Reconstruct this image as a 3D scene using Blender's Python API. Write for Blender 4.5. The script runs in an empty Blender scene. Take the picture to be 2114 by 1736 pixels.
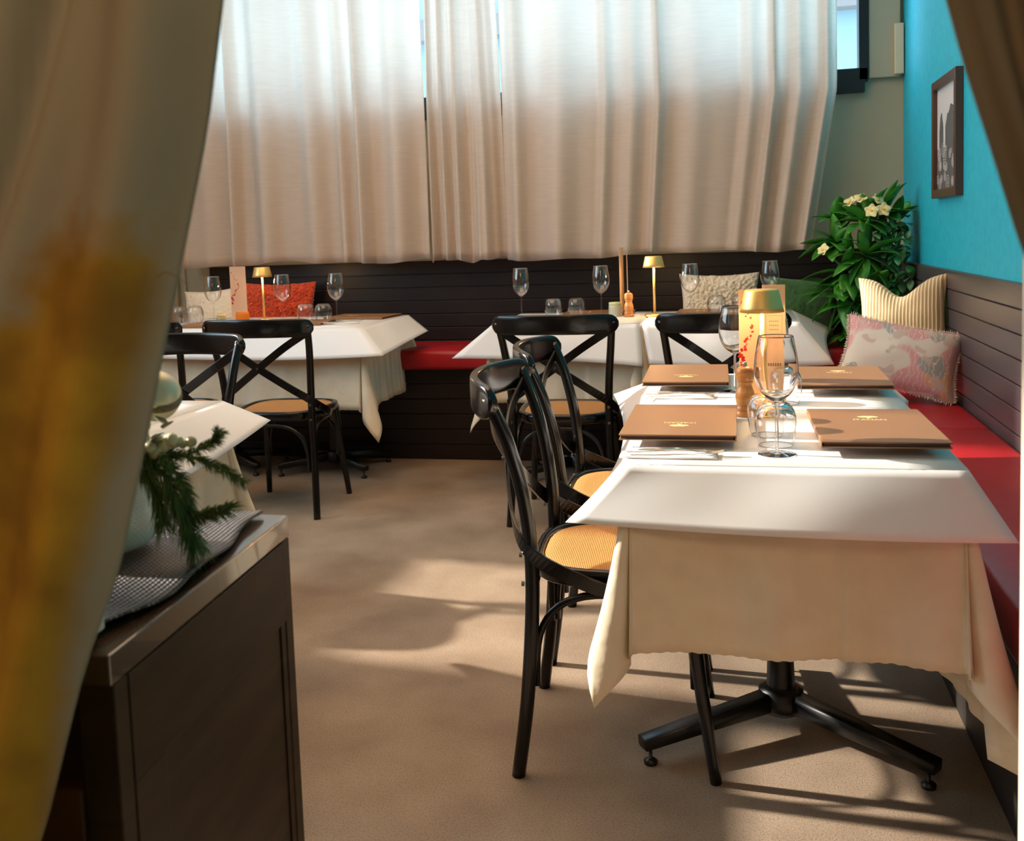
import bpy, math, random
from mathutils import Vector, Matrix, noise
R = random.Random(7)
PI = math.pi
sc = bpy.context.scene
C = sc.collection

# ------------------------------------------------------------------ camera, world, sun, exposure
YAW, PITCH, ROLL, H = .2268, .08125, -.0343, 1.2
f = Vector((-math.sin(YAW)*math.cos(PITCH), math.cos(YAW)*math.cos(PITCH), -math.sin(PITCH)))
rt = Vector((math.cos(YAW), math.sin(YAW), 0)); up = rt.cross(f)
r2 = rt*math.cos(ROLL) + up*math.sin(ROLL); u2 = up*math.cos(ROLL) - rt*math.sin(ROLL)
cd = bpy.data.cameras.new('camera'); cam = bpy.data.objects.new('camera', cd); C.objects.link(cam)
cam.matrix_world = Matrix(((r2.x, u2.x, -f.x, 0), (r2.y, u2.y, -f.y, 0), (r2.z, u2.z, -f.z, H), (0, 0, 0, 1)))
cd.sensor_fit = 'HORIZONTAL'; cd.sensor_width = 36; cd.lens = 2035/2114*36
cd.shift_y = -(868-654)/2114; cd.clip_start = .02
cd.dof.use_dof = True; cd.dof.focus_distance = 2.7; cd.dof.aperture_fstop = 9
sc.camera = cam
sc.view_settings.view_transform = 'Standard'; sc.view_settings.look = 'None'
sc.view_settings.gamma = 1; sc.view_settings.use_curve_mapping = False
sc.view_settings.exposure = 0.1
w = bpy.data.worlds.new('world'); sc.world = w; w.use_nodes = True
w.node_tree.nodes['Background'].inputs[0].default_value = (.52, .80, 1, 1)
w.node_tree.nodes['Background'].inputs[1].default_value = 7.0
SUN_EL, SUN_AZ = math.radians(27.5), -.09
sd = bpy.data.lights.new('sun', 'SUN'); sun = bpy.data.objects.new('sun', sd); C.objects.link(sun)
sd.energy = 10.0; sd.angle = math.radians(1.6); sd.color = (1, .9, .78)
sdir = Vector((math.cos(SUN_EL), SUN_AZ, -math.sin(SUN_EL)))
sun.rotation_euler = sdir.to_track_quat('-Z', 'Y').to_euler(); sun.location = (-6, 2, 4)
def area(name, loc, target, size, size_y, energy, color):
    d = bpy.data.lights.new(name, 'AREA'); o = bpy.data.objects.new(name, d); C.objects.link(o)
    d.shape = 'RECTANGLE'; d.size = size; d.size_y = size_y; d.energy = energy; d.color = color
    o.location = loc; o.rotation_euler = (Vector(target)-Vector(loc)).to_track_quat('-Z', 'Y').to_euler()
    return o
area('ceiling_fill_light', (-1.3, 3.2, 3.3), (-1.3, 3.4, 0), 2.4, 2.4, 66, (1, .62, .36))  # unseen area light added as warm ambient fill for the room
area('foyer_fill_light', (-.1, -.9, 2.7), (-.1, .9, .7), 1.0, .8, 16, (1, .72, .42))  # unseen fill added behind the camera to brighten curtains and table linen

# ------------------------------------------------------------------ mesh helpers
class MB:
    def __init__(s): s.v = []; s.f = []; s.uv = None
    def add(s, vs, fs):
        n = len(s.v); s.v += [tuple(p) for p in vs]; s.f += [tuple(i+n for i in q) for q in fs]; return s
    def box(s, a, b, m=None):
        (x0, y0, z0), (x1, y1, z1) = a, b
        vs = [Vector(p) for p in ((x0,y0,z0),(x1,y0,z0),(x1,y1,z0),(x0,y1,z0),(x0,y0,z1),(x1,y0,z1),(x1,y1,z1),(x0,y1,z1))]
        if m: vs = [m @ p for p in vs]
        return s.add(vs, [(0,3,2,1),(4,5,6,7),(0,1,5,4),(1,2,6,5),(2,3,7,6),(3,0,4,7)])
    def prism(s, pts, z0, z1):
        n = len(pts)
        vs = [(p[0], p[1], z0) for p in pts]+[(p[0], p[1], z1) for p in pts]
        return s.add(vs, [tuple(range(n-1,-1,-1)), tuple(range(n, 2*n))]+[(i, (i+1) % n, n+(i+1) % n, n+i) for i in range(n)])
    def grid(s, fn, nu, nv, wrap=False):
        vs = [fn(i/nu, j/nv) for j in range(nv+1) for i in range(nu if wrap else nu+1)]
        c = nu if wrap else nu+1
        fs = [(j*c+i, j*c+(i+1) % c, (j+1)*c+(i+1) % c, (j+1)*c+i) for j in range(nv) for i in range(nu)]
        return s.add(vs, fs)
    def lathe(s, prof, n=28, c=(0, 0, 0)):
        m = len(prof); vs = []
        for r, z in prof:
            for i in range(n):
                a = 2*PI*i/n; vs.append((c[0]+r*math.cos(a), c[1]+r*math.sin(a), c[2]+z))
        fs = [(j*n+i, j*n+(i+1) % n, (j+1)*n+(i+1) % n, (j+1)*n+i) for j in range(m-1) for i in range(n)]
        if prof[0][0] > 1e-6: fs.append(tuple(range(n-1, -1, -1)))
        if prof[-1][0] > 1e-6: fs.append(tuple((m-1)*n+i for i in range(n)))
        return s.add(vs, fs)
    def sweep(s, pts, ru, rv=None, n=10, upv=(0, 0, 1), box=False, cap=True):
        """sweep an ellipse (or rounded bar) along pts; ru is the half size across, rv along the 'up' hint"""
        pts = [Vector(p) for p in pts]; m = len(pts); upv = Vector(upv)
        g = (lambda r, i: r[i] if isinstance(r, (list, tuple)) else r)
        if rv is None: rv = ru
        vs = []
        for i, p in enumerate(pts):
            t = (pts[min(i+1, m-1)]-pts[max(i-1, 0)]).normalized()
            a = t.cross(upv)
            if a.length < 1e-3: a = t.cross(Vector((1, 0, 0)))
            a.normalize(); b = a.cross(t).normalized()
            for k in range(n):
                q = 2*PI*(k+.5)/n; cx, cy = math.cos(q), math.sin(q)
                if box: cx = math.copysign(abs(cx)**.4, cx); cy = math.copysign(abs(cy)**.4, cy)
                vs.append(p+a*cx*g(ru, i)+b*cy*g(rv, i))
        fs = [(j*n+i, (j+1)*n+i, (j+1)*n+(i+1) % n, j*n+(i+1) % n) for j in range(m-1) for i in range(n)]
        if cap: fs += [tuple(range(n)), tuple((m-1)*n+i for i in range(n-1, -1, -1))]
        return s.add(vs, fs)
    def sphere(s, c, r, n=12, sz=1):
        return s.lathe([(max(1e-7, r*math.sin(PI*j/n)) if 0 < j < n else 1e-7, -r*sz*math.cos(PI*j/n)) for j in range(n+1)], 2*n, c)
    def build(s, name, mat, parent=None, smooth=True, bevel=0, solid=0, loc=None, sub=0, offset=-1):
        me = bpy.data.meshes.new(name); me.from_pydata([tuple(p) for p in s.v], [], s.f); me.update()
        if smooth:
            for p in me.polygons: p.use_smooth = True
        o = bpy.data.objects.new(name, me); C.objects.link(o)
        if mat: me.materials.append(mat)
        if parent: o.parent = parent
        if loc: o.location = loc
        if sub: md = o.modifiers.new('s', 'SUBSURF'); md.levels = md.render_levels = sub
        if solid: md = o.modifiers.new('t', 'SOLIDIFY'); md.thickness = solid; md.offset = offset
        if bevel:
            md = o.modifiers.new('b', 'BEVEL'); md.width = bevel; md.segments = 2; md.limit_method = 'ANGLE'; md.angle_limit = .6
        return o
def bez(pts, n=8):
    """Catmull-Rom through pts"""
    P = [Vector(p) for p in pts]; P = [P[0]*2-P[1]]+P+[P[-1]*2-P[-2]]; out = []
    for i in range(1, len(P)-2):
        for k in range(n):
            t = k/n; a, b, c, d = P[i-1:i+3]
            out.append(.5*((2*b)+(c-a)*t+(2*a-5*b+4*c-d)*t*t+(3*b-a-3*c+d)*t**3))
    return out+[P[-2]]
def tag(o, label, cat, group=None, kind=None):
    if label: o['label'] = label
    if cat: o['category'] = cat
    if group: o['group'] = group
    if kind: o['kind'] = kind
    return o
def empty(name, loc=(0, 0, 0), rz=0, label=None, cat=None, group=None, scale=1):
    o = bpy.data.objects.new(name, None); C.objects.link(o); o.location = loc; o.rotation_euler = (0, 0, rz)
    o.empty_display_size = .05; o.scale = (scale,)*3
    return tag(o, label, cat, group)
def struct(o): o['kind'] = 'structure'; return o
def dup(o, parent=None):
    c = o.copy(); C.objects.link(c); c.parent = parent
    for ch in list(o.children): dup(ch, c)
    return c
class Proto:
    """first use places the thing itself, later uses place copies of it and its parts"""
    def __init__(s, root): s.root = root; s.used = False
    def put(s, loc, rz=0, label=None, group=None, scale=1, rx=0, ry=0):
        o = dup(s.root) if s.used else s.root; s.used = True
        o.location = loc; o.rotation_euler = (rx, ry, rz); o.scale = (scale,)*3
        if label: o['label'] = label
        if group: o['group'] = group
        return o
def nz(x, y, z=0): return noise.noise(Vector((x, y, z)))

# ------------------------------------------------------------------ materials
def mat(name, col, rough=.5, metal=0, col2=None, nscale=8, stretch=(1, 1, 1), bump=0, bscale=60, bstretch=None, spec=.5, coat=0, sheen=0, detail=4, lo=.35, hi=.65):
    m = bpy.data.materials.new(name); m.use_nodes = True; nt = m.node_tree; p = nt.nodes['Principled BSDF']
    p.inputs['Base Color'].default_value = (*col, 1); p.inputs['Roughness'].default_value = rough
    p.inputs['Metallic'].default_value = metal; p.inputs['Specular IOR Level'].default_value = spec
    p.inputs['Coat Weight'].default_value = coat; p.inputs['Sheen Weight'].default_value = sheen
    if col2 or bump: tc = nt.nodes.new('ShaderNodeTexCoord')
    if col2:
        mp = nt.nodes.new('ShaderNodeMapping'); mp.inputs['Scale'].default_value = stretch
        n = nt.nodes.new('ShaderNodeTexNoise'); n.inputs['Scale'].default_value = nscale; n.inputs['Detail'].default_value = detail
        r = nt.nodes.new('ShaderNodeValToRGB'); r.color_ramp.elements[0].position = lo; r.color_ramp.elements[1].position = hi
        r.color_ramp.elements[0].color = (*col, 1); r.color_ramp.elements[1].color = (*col2, 1)
        nt.links.new(tc.outputs['Object'], mp.inputs[0]); nt.links.new(mp.outputs[0], n.inputs[0])
        nt.links.new(n.outputs[0], r.inputs[0]); nt.links.new(r.outputs[0], p.inputs['Base Color'])
    if bump:
        mp = nt.nodes.new('ShaderNodeMapping'); mp.inputs['Scale'].default_value = bstretch or (1, 1, 1)
        n = nt.nodes.new('ShaderNodeTexNoise'); n.inputs['Scale'].default_value = bscale; n.inputs['Detail'].default_value = 3
        b = nt.nodes.new('ShaderNodeBump'); b.inputs['Strength'].default_value = bump; b.inputs['Distance'].default_value = .01
        nt.links.new(tc.outputs['Object'], mp.inputs[0]); nt.links.new(mp.outputs[0], n.inputs[0])
        nt.links.new(n.outputs[0], b.inputs['Height']); nt.links.new(b.outputs[0], p.inputs['Normal'])
    return m
def nodes(m): return m.node_tree.nodes, m.node_tree.links, m.node_tree.nodes['Principled BSDF']
def add_translucent(m, col, fac):
    N, L, p = nodes(m); t = N.new('ShaderNodeBsdfTranslucent'); t.inputs[0].default_value = (*col, 1)
    x = N.new('ShaderNodeMixShader'); x.inputs[0].default_value = fac
    out = N['Material Output']; L.new(p.outputs[0], x.inputs[1]); L.new(t.outputs[0], x.inputs[2]); L.new(x.outputs[0], out.inputs[0])
    return m
def emis(name, col, s):
    m = bpy.data.materials.new(name); m.use_nodes = True; N, L, p = nodes(m)
    p.inputs['Base Color'].default_value = (*col, 1); p.inputs['Emission Color'].default_value = (*col, 1); p.inputs['Emission Strength'].default_value = s
    return m
def weave(m, scale, c1, c2, strength=.4, sx=1, sy=1, ax=('X', 'Y')):
    """two crossed wave patterns, colour and bump"""
    N, L, p = nodes(m); tc = N.new('ShaderNodeTexCoord'); ws = []
    for a in ax:
        wv = N.new('ShaderNodeTexWave'); wv.bands_direction = a; wv.inputs['Scale'].default_value = scale; wv.inputs['Distortion'].default_value = .6
        wv.inputs['Detail'].default_value = 1
        L.new(tc.outputs['Object'], wv.inputs[0]); ws.append(wv)
    mu = N.new('ShaderNodeMath'); mu.operation = 'MULTIPLY'; L.new(ws[0].outputs['Fac'], mu.inputs[0]); L.new(ws[1].outputs['Fac'], mu.inputs[1])
    r = N.new('ShaderNodeValToRGB'); r.color_ramp.elements[0].color = (*c1, 1); r.color_ramp.elements[1].color = (*c2, 1)
    r.color_ramp.elements[0].position = .05; r.color_ramp.elements[1].position = .55
    L.new(mu.outputs[0], r.inputs[0]); L.new(r.outputs[0], p.inputs['Base Color'])
    b = N.new('ShaderNodeBump'); b.inputs['Strength'].default_value = strength; b.inputs['Distance'].default_value = .002
    L.new(mu.outputs[0], b.inputs['Height']); L.new(b.outputs[0], p.inputs['Normal'])
    return m
def thin_glass(name, tint=(1, 1, 1), edge=.85, base=.05, power=3.0):
    m = bpy.data.materials.new(name); m.use_nodes = True; N, L, p = nodes(m); N.remove(p)
    tr = N.new('ShaderNodeBsdfTransparent'); tr.inputs[0].default_value = (*tint, 1)
    gl = N.new('ShaderNodeBsdfGlossy'); gl.inputs[1].default_value = .02
    lw = N.new('ShaderNodeLayerWeight'); lw.inputs[0].default_value = .5
    pw = N.new('ShaderNodeMath'); pw.operation = 'POWER'; pw.inputs[1].default_value = power
    mr = N.new('ShaderNodeMapRange'); mr.inputs[3].default_value = base; mr.inputs[4].default_value = edge
    x = N.new('ShaderNodeMixShader')
    L.new(lw.outputs['Facing'], pw.inputs[0]); L.new(pw.outputs[0], mr.inputs[0]); L.new(mr.outputs[0], x.inputs[0])
    L.new(tr.outputs[0], x.inputs[1]); L.new(gl.outputs[0], x.inputs[2]); L.new(x.outputs[0], N['Material Output'].inputs[0])
    return m

M = {}
M['black'] = mat('black_lacquer', (.0025, .0028, .0035), .22, spec=.4, coat=.12)
M['matblack'] = mat('black_paint', (.002, .002, .002), .4)
M['rawwood'] = mat('raw_wood', (.55, .32, .13), .6)
M['steel'] = mat('steel', (.55, .54, .52), .25, 1)
M['bolt'] = mat('bolt_steel', (.25, .25, .25), .3, 1)
M['rattan'] = weave(mat('rattan', (.6, .35, .12), .5), 75, (.36, .13, .02), (.90, .47, .13), .9)
M['paper'] = mat('table_paper', (.80, .80, .80), .42, bump=.05, bscale=5)
M['linen'] = mat('tablecloth_linen', (.82, .71, .53), .85, col2=(.75, .63, .46), nscale=14, bump=.55, bscale=15, sheen=.2)
add_translucent(M['linen'], (.8, .7, .56), .12)
M['menu'] = mat('menu_cover', (.25, .118, .047), .42, bump=.1, bscale=400)
M['menudark'] = mat('menu_pages', (.05, .018, .012), .5)
M['gold'] = mat('gold_foil', (1.0, .74, .32), .45, .2)
M['brass'] = mat('brushed_gold', (.80, .52, .17), .45, .75)
M['white'] = mat('white_ceramic', (.75, .74, .72), .2)
M['napkin'] = mat('napkin_cloth', (.85, .84, .82), .8)
M['mill'] = mat('mill_wood', (.45, .16, .04), .35, col2=(.68, .30, .08), nscale=10, stretch=(1, 1, 6))
M['red'] = mat('red_vinyl', (.42, .010, .017), .38, col2=(.31, .007, .012), nscale=3, bump=.12, bscale=25)
M['panel'] = mat('panelling_shaded', (.014, .010, .010), .36, col2=(.019, .013, .013), nscale=4, stretch=(1, 1, 8), spec=.3)  # same paint as the right wall boards, with shade put into the colour
M['panelR'] = mat('panelling_lit', (.070, .060, .066), .28, col2=(.088, .074, .080), nscale=4, stretch=(1, 1, 8), spec=.5)  # the back wall paint again, its stronger light put into the colour
M['teal'] = mat('turquoise_paint', (.006, .40, .55), .6, col2=(.010, .46, .60), nscale=30, bump=.15, bscale=120)
M['beige'] = mat('beige_green_paint', (.42, .40, .29), .6, bump=.1, bscale=80)
M['ceil'] = mat('ceiling_paint', (.7, .62, .5), .8)
M['warmwall'] = mat('warm_wall_paint', (.55, .36, .22), .8)
M['floor'] = mat('concrete_floor', (.24, .168, .112), .55, col2=(.40, .305, .218), nscale=3.2, bump=.22, bscale=420, lo=.3, hi=.7, detail=9)
N, L, p = nodes(M['floor']); lk = p.inputs['Base Color'].links[0].from_socket; tc = N.new('ShaderNodeTexCoord')
ng = N.new('ShaderNodeTexNoise'); ng.inputs['Scale'].default_value = 230; ng.inputs['Detail'].default_value = 5; L.new(tc.outputs['Object'], ng.inputs[0])
mg = N.new('ShaderNodeMapRange'); mg.inputs[1].default_value = .38; mg.inputs[2].default_value = .52; mg.inputs[3].default_value = .70; L.new(ng.outputs[0], mg.inputs[0])
mm = N.new('ShaderNodeMix'); mm.data_type = 'RGBA'; mm.blend_type = 'MULTIPLY'; mm.inputs[0].default_value = 1; L.new(lk, mm.inputs[6]); L.new(mg.outputs[0], mm.inputs[7]); L.new(mm.outputs[2], p.inputs['Base Color'])
M['frame'] = mat('black_window_frame', (.006, .007, .010), .4)
M['darkwood'] = mat('dark_stained_wood', (.034, .017, .007), .5, col2=(.058, .029, .012), nscale=5, stretch=(.6, 1, 6), spec=.15, detail=8)
M['pine'] = mat('pine_needles', (.07, .15, .035), .6, col2=(.15, .22, .06), nscale=30)
M['leaf'] = mat('plumeria_leaves', (.025, .16, .015), .3, col2=(.06, .30, .03), nscale=9, spec=.5)
M['ivy'] = mat('ivy_leaves', (.03, .22, .05), .35, col2=(.36, .58, .36), nscale=14, lo=.5, hi=.75)
M['stem'] = mat('stems', (.10, .08, .04), .7)
M['petal'] = mat('petals', (.88, .80, .42), .6); M['petalc'] = mat('petal_centre', (.9, .55, .03), .6)
M['pot'] = mat('pot', (.12, .10, .09), .6)
M['orange'] = mat('rust_yarn', (.62, .075, .018), .9, sheen=.4, col2=(.44, .04, .012), nscale=40)
M['cream'] = mat('cream_yarn', (.74, .68, .56), .9, sheen=.3, bump=.5, bscale=60)
M['knit'] = weave(mat('yellow_knit', (.7, .5, .25), .9, sheen=.3), 23, (.50, .33, .15), (.88, .70, .44), .9, ax=('X', 'X'))
M['green'] = mat('green_velvet', (.018, .085, .018), .8, sheen=.5, col2=(.03, .13, .03), nscale=30)
M['fringe'] = mat('fringe', (.82, .72, .62), .9)
M['glassfar'] = thin_glass('thin_glass', (.99, .99, .99), .9, .05, 2.6)
g = mat('clear_glass', (1, 1, 1), 0); nodes(g)[2].inputs['Transmission Weight'].default_value = 1; nodes(g)[2].inputs['IOR'].default_value = 1.45; M['glass'] = g
M['pane'] = thin_glass('window_pane', (.97, .99, 1), .5, .03)
M['vase'] = mat('celadon_ceramic', (.74, .80, .66), .22)
M['card'] = add_translucent(mat('card_stock', (.80, .62, .46), .6), (1, .72, .42), .45)
M['ink'] = mat('ink_red', (.55, .02, .02), .6); M['inkd'] = mat('ink_brown', (.25, .12, .05), .6)
M['lampglow'] = emis('lamp_diffuser', (1, .66, .28), 14)
M['dark'] = mat('bench_base_shade', (.012, .008, .006), .6)  # near-black: the shade under the bench seats is put into the colour

# window curtain: linen that lets the daylight through
cw = mat('window_curtain_linen', (.78, .64, .53), .85, bump=.25, bscale=90, bstretch=(.12, .12, 1), col2=(.68, .55, .45), nscale=60, stretch=(.15, .15, 1.6), lo=.3, hi=.7)
add_translucent(cw, (.92, .90, .86), .5); M['curtain'] = cw
# entrance curtain: brown cloth with a mustard print
fc = bpy.data.materials.new('entrance_curtain_cloth'); fc.use_nodes = True; N, L, p = nodes(fc)
tc = N.new('ShaderNodeTexCoord'); sep = N.new('ShaderNodeSeparateXYZ'); L.new(tc.outputs['Object'], sep.inputs[0])
n1 = N.new('ShaderNodeTexNoise'); n1.inputs['Scale'].default_value = 11; n1.inputs['Detail'].default_value = 5; L.new(tc.outputs['Object'], n1.inputs[0])
def mth(op, a, b=None, c=None):
    n = N.new('ShaderNodeMath'); n.operation = op
    for i, q in enumerate((a, b, c)):
        if q is None: continue
        if isinstance(q, (int, float)): n.inputs[i].default_value = q
        else: L.new(q, n.inputs[i])
    return n.outputs[0]
u = mth('MULTIPLY_ADD', sep.outputs[2], -.31, sep.outputs[0]); u = mth('ADD', u, .74)             # distance from the free edge
v = mth('MULTIPLY_ADD', sep.outputs[0], -.47, sep.outputs[2]); v = mth('SUBTRACT', v, 1.405)        # height against the print's upper limit
nn = mth('MULTIPLY_ADD', n1.outputs[0], .30, -.15)
def ss(x, a, b):
    n = N.new('ShaderNodeMapRange'); n.interpolation_type = 'SMOOTHSTEP'; L.new(x, n.inputs[0]); n.inputs[1].default_value = a; n.inputs[2].default_value = b; return n.outputs[0]
mv = ss(mth('ADD', v, nn), .015, -.045); mu_ = ss(mth('MULTIPLY_ADD', nn, .10, u), -.010, -.032)
mk = mth('MULTIPLY', mv, mu_); mk2 = mth('MULTIPLY', mk, ss(n1.outputs[0], .30, .62))
n2 = N.new('ShaderNodeTexNoise'); n2.inputs['Scale'].default_value = 5; L.new(tc.outputs['Object'], n2.inputs[0])
rp = N.new('ShaderNodeValToRGB'); L.new(n2.outputs[0], rp.inputs[0]); rp.color_ramp.elements[0].color = (.34, .26, .175, 1); rp.color_ramp.elements[1].color = (.48, .405, .30, 1)
mx = N.new('ShaderNodeMix'); mx.data_type = 'RGBA'; L.new(mk, mx.inputs[0]); L.new(rp.outputs[0], mx.inputs[6]); mx.inputs[7].default_value = (.33, .155, .012, 1)
mx2 = N.new('ShaderNodeMix'); mx2.data_type = 'RGBA'; L.new(mk2, mx2.inputs[0]); L.new(mx.outputs[2], mx2.inputs[6]); mx2.inputs[7].default_value = (.58, .31, .02, 1)
L.new(mx2.outputs[2], p.inputs['Base Color']); p.inputs['Roughness'].default_value = .9
add_translucent(fc, (.5, .4, .28), .10); M['entr'] = fc
M['entrplain'] = add_translucent(mat('brown_curtain_cloth', (.16, .115, .07), .9, col2=(.21, .15, .095), nscale=6), (.4, .3, .2), .10)
# floral print for the pink cushion
pk = bpy.data.materials.new('floral_print'); pk.use_nodes = True; N, L, p = nodes(pk); tc = N.new('ShaderNodeTexCoord')
cur = None
def blob(prev, col, scale, off, lo, hi, base=None, wave=False):
    mp = N.new('ShaderNodeMapping'); mp.inputs['Location'].default_value = off; L.new(tc.outputs['Object'], mp.inputs[0])
    if wave:
        t = N.new('ShaderNodeTexWave'); t.inputs['Scale'].default_value = scale; t.inputs['Distortion'].default_value = 9; t.inputs['Detail Scale'].default_value = 1.6
    else:
        t = N.new('ShaderNodeTexNoise'); t.inputs['Scale'].default_value = scale; t.inputs['Detail'].default_value = 1
    L.new(mp.outputs[0], t.inputs[0]); fac = ss(t.outputs['Fac'] if wave else t.outputs[0], lo, hi)
    x = N.new('ShaderNodeMix'); x.data_type = 'RGBA'; L.new(fac, x.inputs[0]); x.inputs[7].default_value = (*col, 1)
    if prev is None: x.inputs[6].default_value = (*base, 1)
    else: L.new(prev, x.inputs[6])
    return x.outputs[2]
cur = blob(None, (.70, .36, .36), 6.5, (0, 0, 0), .50, .54, (.74, .68, .60))
cur = blob(cur, (.74, .40, .22), 7, (3, 1, 2), .58, .62)
cur = blob(cur, (.38, .40, .38), 8, (7, 5, 1), .62, .65)
cur = blob(cur, (.76, .66, .58), 16, (1, 9, 4), .93, .99, wave=True)
cur = blob(cur, (.62, .50, .44), 17, (4, 2, 8), .60, .66)
L.new(cur, p.inputs['Base Color']); p.inputs['Roughness'].default_value = .85; M['floral'] = pk
# runner: black woven mesh
M['runner'] = weave(mat('black_woven_runner', (.02, .018, .02), .35), 50, (.004, .004, .005), (.17, .155, .16), 1.0)
# vase relief
N, L, p = nodes(M['vase']); tc = N.new('ShaderNodeTexCoord'); br = N.new('ShaderNodeTexBrick'); mp = N.new('ShaderNodeMapping')
sp = N.new('ShaderNodeSeparateXYZ'); L.new(tc.outputs['Object'], sp.inputs[0]); at = N.new('ShaderNodeMath'); at.operation = 'ARCTAN2'
L.new(sp.outputs[1], at.inputs[0]); L.new(sp.outputs[0], at.inputs[1]); cb = N.new('ShaderNodeCombineXYZ'); L.new(at.outputs[0], cb.inputs[0]); L.new(sp.outputs[2], cb.inputs[1])
L.new(cb.outputs[0], mp.inputs[0]); mp.inputs['Scale'].default_value = (2.2, 34, 1); L.new(mp.outputs[0], br.inputs[0]); br.inputs['Scale'].default_value = 2.2; br.inputs['Mortar Size'].default_value = .06
br.inputs['Mortar Smooth'].default_value = .5
b = N.new('ShaderNodeBump'); b.inputs['Strength'].default_value = .8; b.inputs['Distance'].default_value = .004; b.invert = True
L.new(br.outputs['Fac'], b.inputs['Height']); L.new(b.outputs[0], p.inputs['Normal'])

# ------------------------------------------------------------------ setting
XL, XR, YB, YF, ZC = -3.95, .85, 5.52, -1.6, 3.5
struct(MB().box((XL-.2, YF-.2, -.1), (XR+.2, YB+.2, 0)).build('floor', M['floor'], smooth=False))
struct(MB().box((XL-.2, YF-.2, ZC), (XR+.2, YB+.2, ZC+.1)).build('ceiling', M['ceil'], smooth=False))
def wall_with_holes(axis, c0, c1, a0, a1, z1, holes, name, m):
    """solid wall between c0..c1 on the thickness axis, spanning a0..a1, with rectangular holes (a0,a1,z0,z1)"""
    xs = sorted({a0, a1, *[h[0] for h in holes], *[h[1] for h in holes]}); zs = sorted({0, z1, *[h[2] for h in holes], *[h[3] for h in holes]})
    mb = MB()
    for i in range(len(xs)-1):
        for k in range(len(zs)-1):
            cx, cz = (xs[i]+xs[i+1])/2, (zs[k]+zs[k+1])/2
            if any(h[0] < cx < h[1] and h[2] < cz < h[3] for h in holes): continue
            a, b_ = ((xs[i], c0, zs[k]), (xs[i+1], c1, zs[k+1])) if axis == 'y' else ((c0, xs[i], zs[k]), (c1, xs[i+1], zs[k+1]))
            mb.box(a, b_)
    return struct(mb.build(name, m, smooth=False))
WB = (-3.30, .672, 1.955, 3.15)
wall_with_holes('y', YB, YB+.2, XL-.2, XR+.2, ZC, [WB], 'wall_back', M['beige'])
wall_with_holes('x', XL-.2, XL, YF, YB, ZC, [(1.14, 2.75, 1.45, 3.3), (2.87, 3.75, 1.45, 3.3), (4.78, 5.3, 2.62, 3.4)], 'wall_left', M['warmwall'])  # unseen openings sized to aim the sun; high slot added for the back table
struct(MB().box((XR, YF, 0), (XR+.2, YB, ZC)).build('wall_right', M['teal'], smooth=False))
struct(MB().box((XL, YF-.2, 0), (XR, YF, ZC)).build('wall_near', M['warmwall'], smooth=False))
pt = MB().box((.2925, 1.0, 0), (XR, 1.14, ZC)).build('wall_front', mat('partition_cream_paint', (.62, .52, .40), .6), smooth=False, bevel=.006); struct(pt)
# recess edge, trim box on the back wall beside the window
struct(MB().box((.676, YB-.035, 1.955), (.832, YB, 3.3)).build('trim_1', M['beige'], smooth=False, bevel=.004))
struct(MB().box((.80, YB-.06, 1.965), (.845, YB-.035, 2.22)).build('trim_2', mat('cream_trim', (.66, .60, .42), .5), smooth=False, bevel=.004))
# back window
win = empty('window_1'); struct(win)
fr = MB(); x0, x1, z0, z1 = WB; y = YB-.045
fr.box((x0, y, z0-.015), (x1, y+.09, z0+.055)); fr.box((x0, y, z1-.05), (x1, y+.09, z1+.01)); fr.box((x0, y, z0), (x0+.05, y+.09, z1)); fr.box((x1-.045, y, z0-.01), (x1+.004, y+.09, z1))
for xm in (-2.6, -1.48, -.4): fr.box((xm-.025, y, z0), (xm+.025, y+.09, z1))
fr.build('window_frame', M['frame'], win, smooth=False, bevel=.003)
MB().box((x0-.02, y-.01, z0-.07), (.655, y+.045, z0-.005)).build('window_sill', M['frame'], win, smooth=False, bevel=.003)
MB().box((x0+.03, YB+.01, z0+.03), (x1-.03, YB+.014, z1-.03)).build('pane', M['pane'], win, smooth=False)
# a pale house across the street, seen through the pane
bl = empty('neighbour_building', (1.5, 13, 0), 0, 'pale building with a brownish roof band seen through the corner window pane', 'building')
MB().box((-6, 0, 0), (5, 4, 3.83)).build('wall', mat('building_wall', (.17, .21, .22), .8), bl, smooth=False)
MB().box((-6.2, -.25, 3.83), (5.2, 4.2, 4.1)).build('roof_band', mat('building_band', (.15, .11, .10), .8), bl, smooth=False)
MB().box((-6, .1, 4.1), (5, 4, 5.2)).build('parapet', mat('building_parapet', (.2, .22, .22), .8), bl, smooth=False)

# panelling: back and right wall boards, bench fronts
def boards(name, axis, c, a0, a1, z0, z1, n, m, t=.018):
    mb = MB(); hgt = (z1-z0)/n
    for i in range(n):
        zz0, zz1 = z0+i*hgt+.0022, z0+(i+1)*hgt-.0022
        if axis == 'y': mb.box((a0, c-t, zz0), (a1, c, zz1))
        else: mb.box((c-t, a0, zz0), (c, a1, zz1))
    if axis == 'y': mb.box((a0, c-t*.45, z0), (a1, c, z1))
    else: mb.box((c-t*.45, a0, z0), (c, a1, z1))
    return mb.build(name, m, smooth=False, bevel=.002)
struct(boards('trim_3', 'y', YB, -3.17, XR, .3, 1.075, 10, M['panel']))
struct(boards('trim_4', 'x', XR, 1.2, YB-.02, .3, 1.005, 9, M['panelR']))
struct(MB().box((-3.45, YB-.03, 0), (-3.39, YB, 1.95)).box((-3.37, YB-.02, 0), (-3.34, YB, 1.95)).build('trim_5', M['beige'], smooth=False, bevel=.004))

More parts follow.
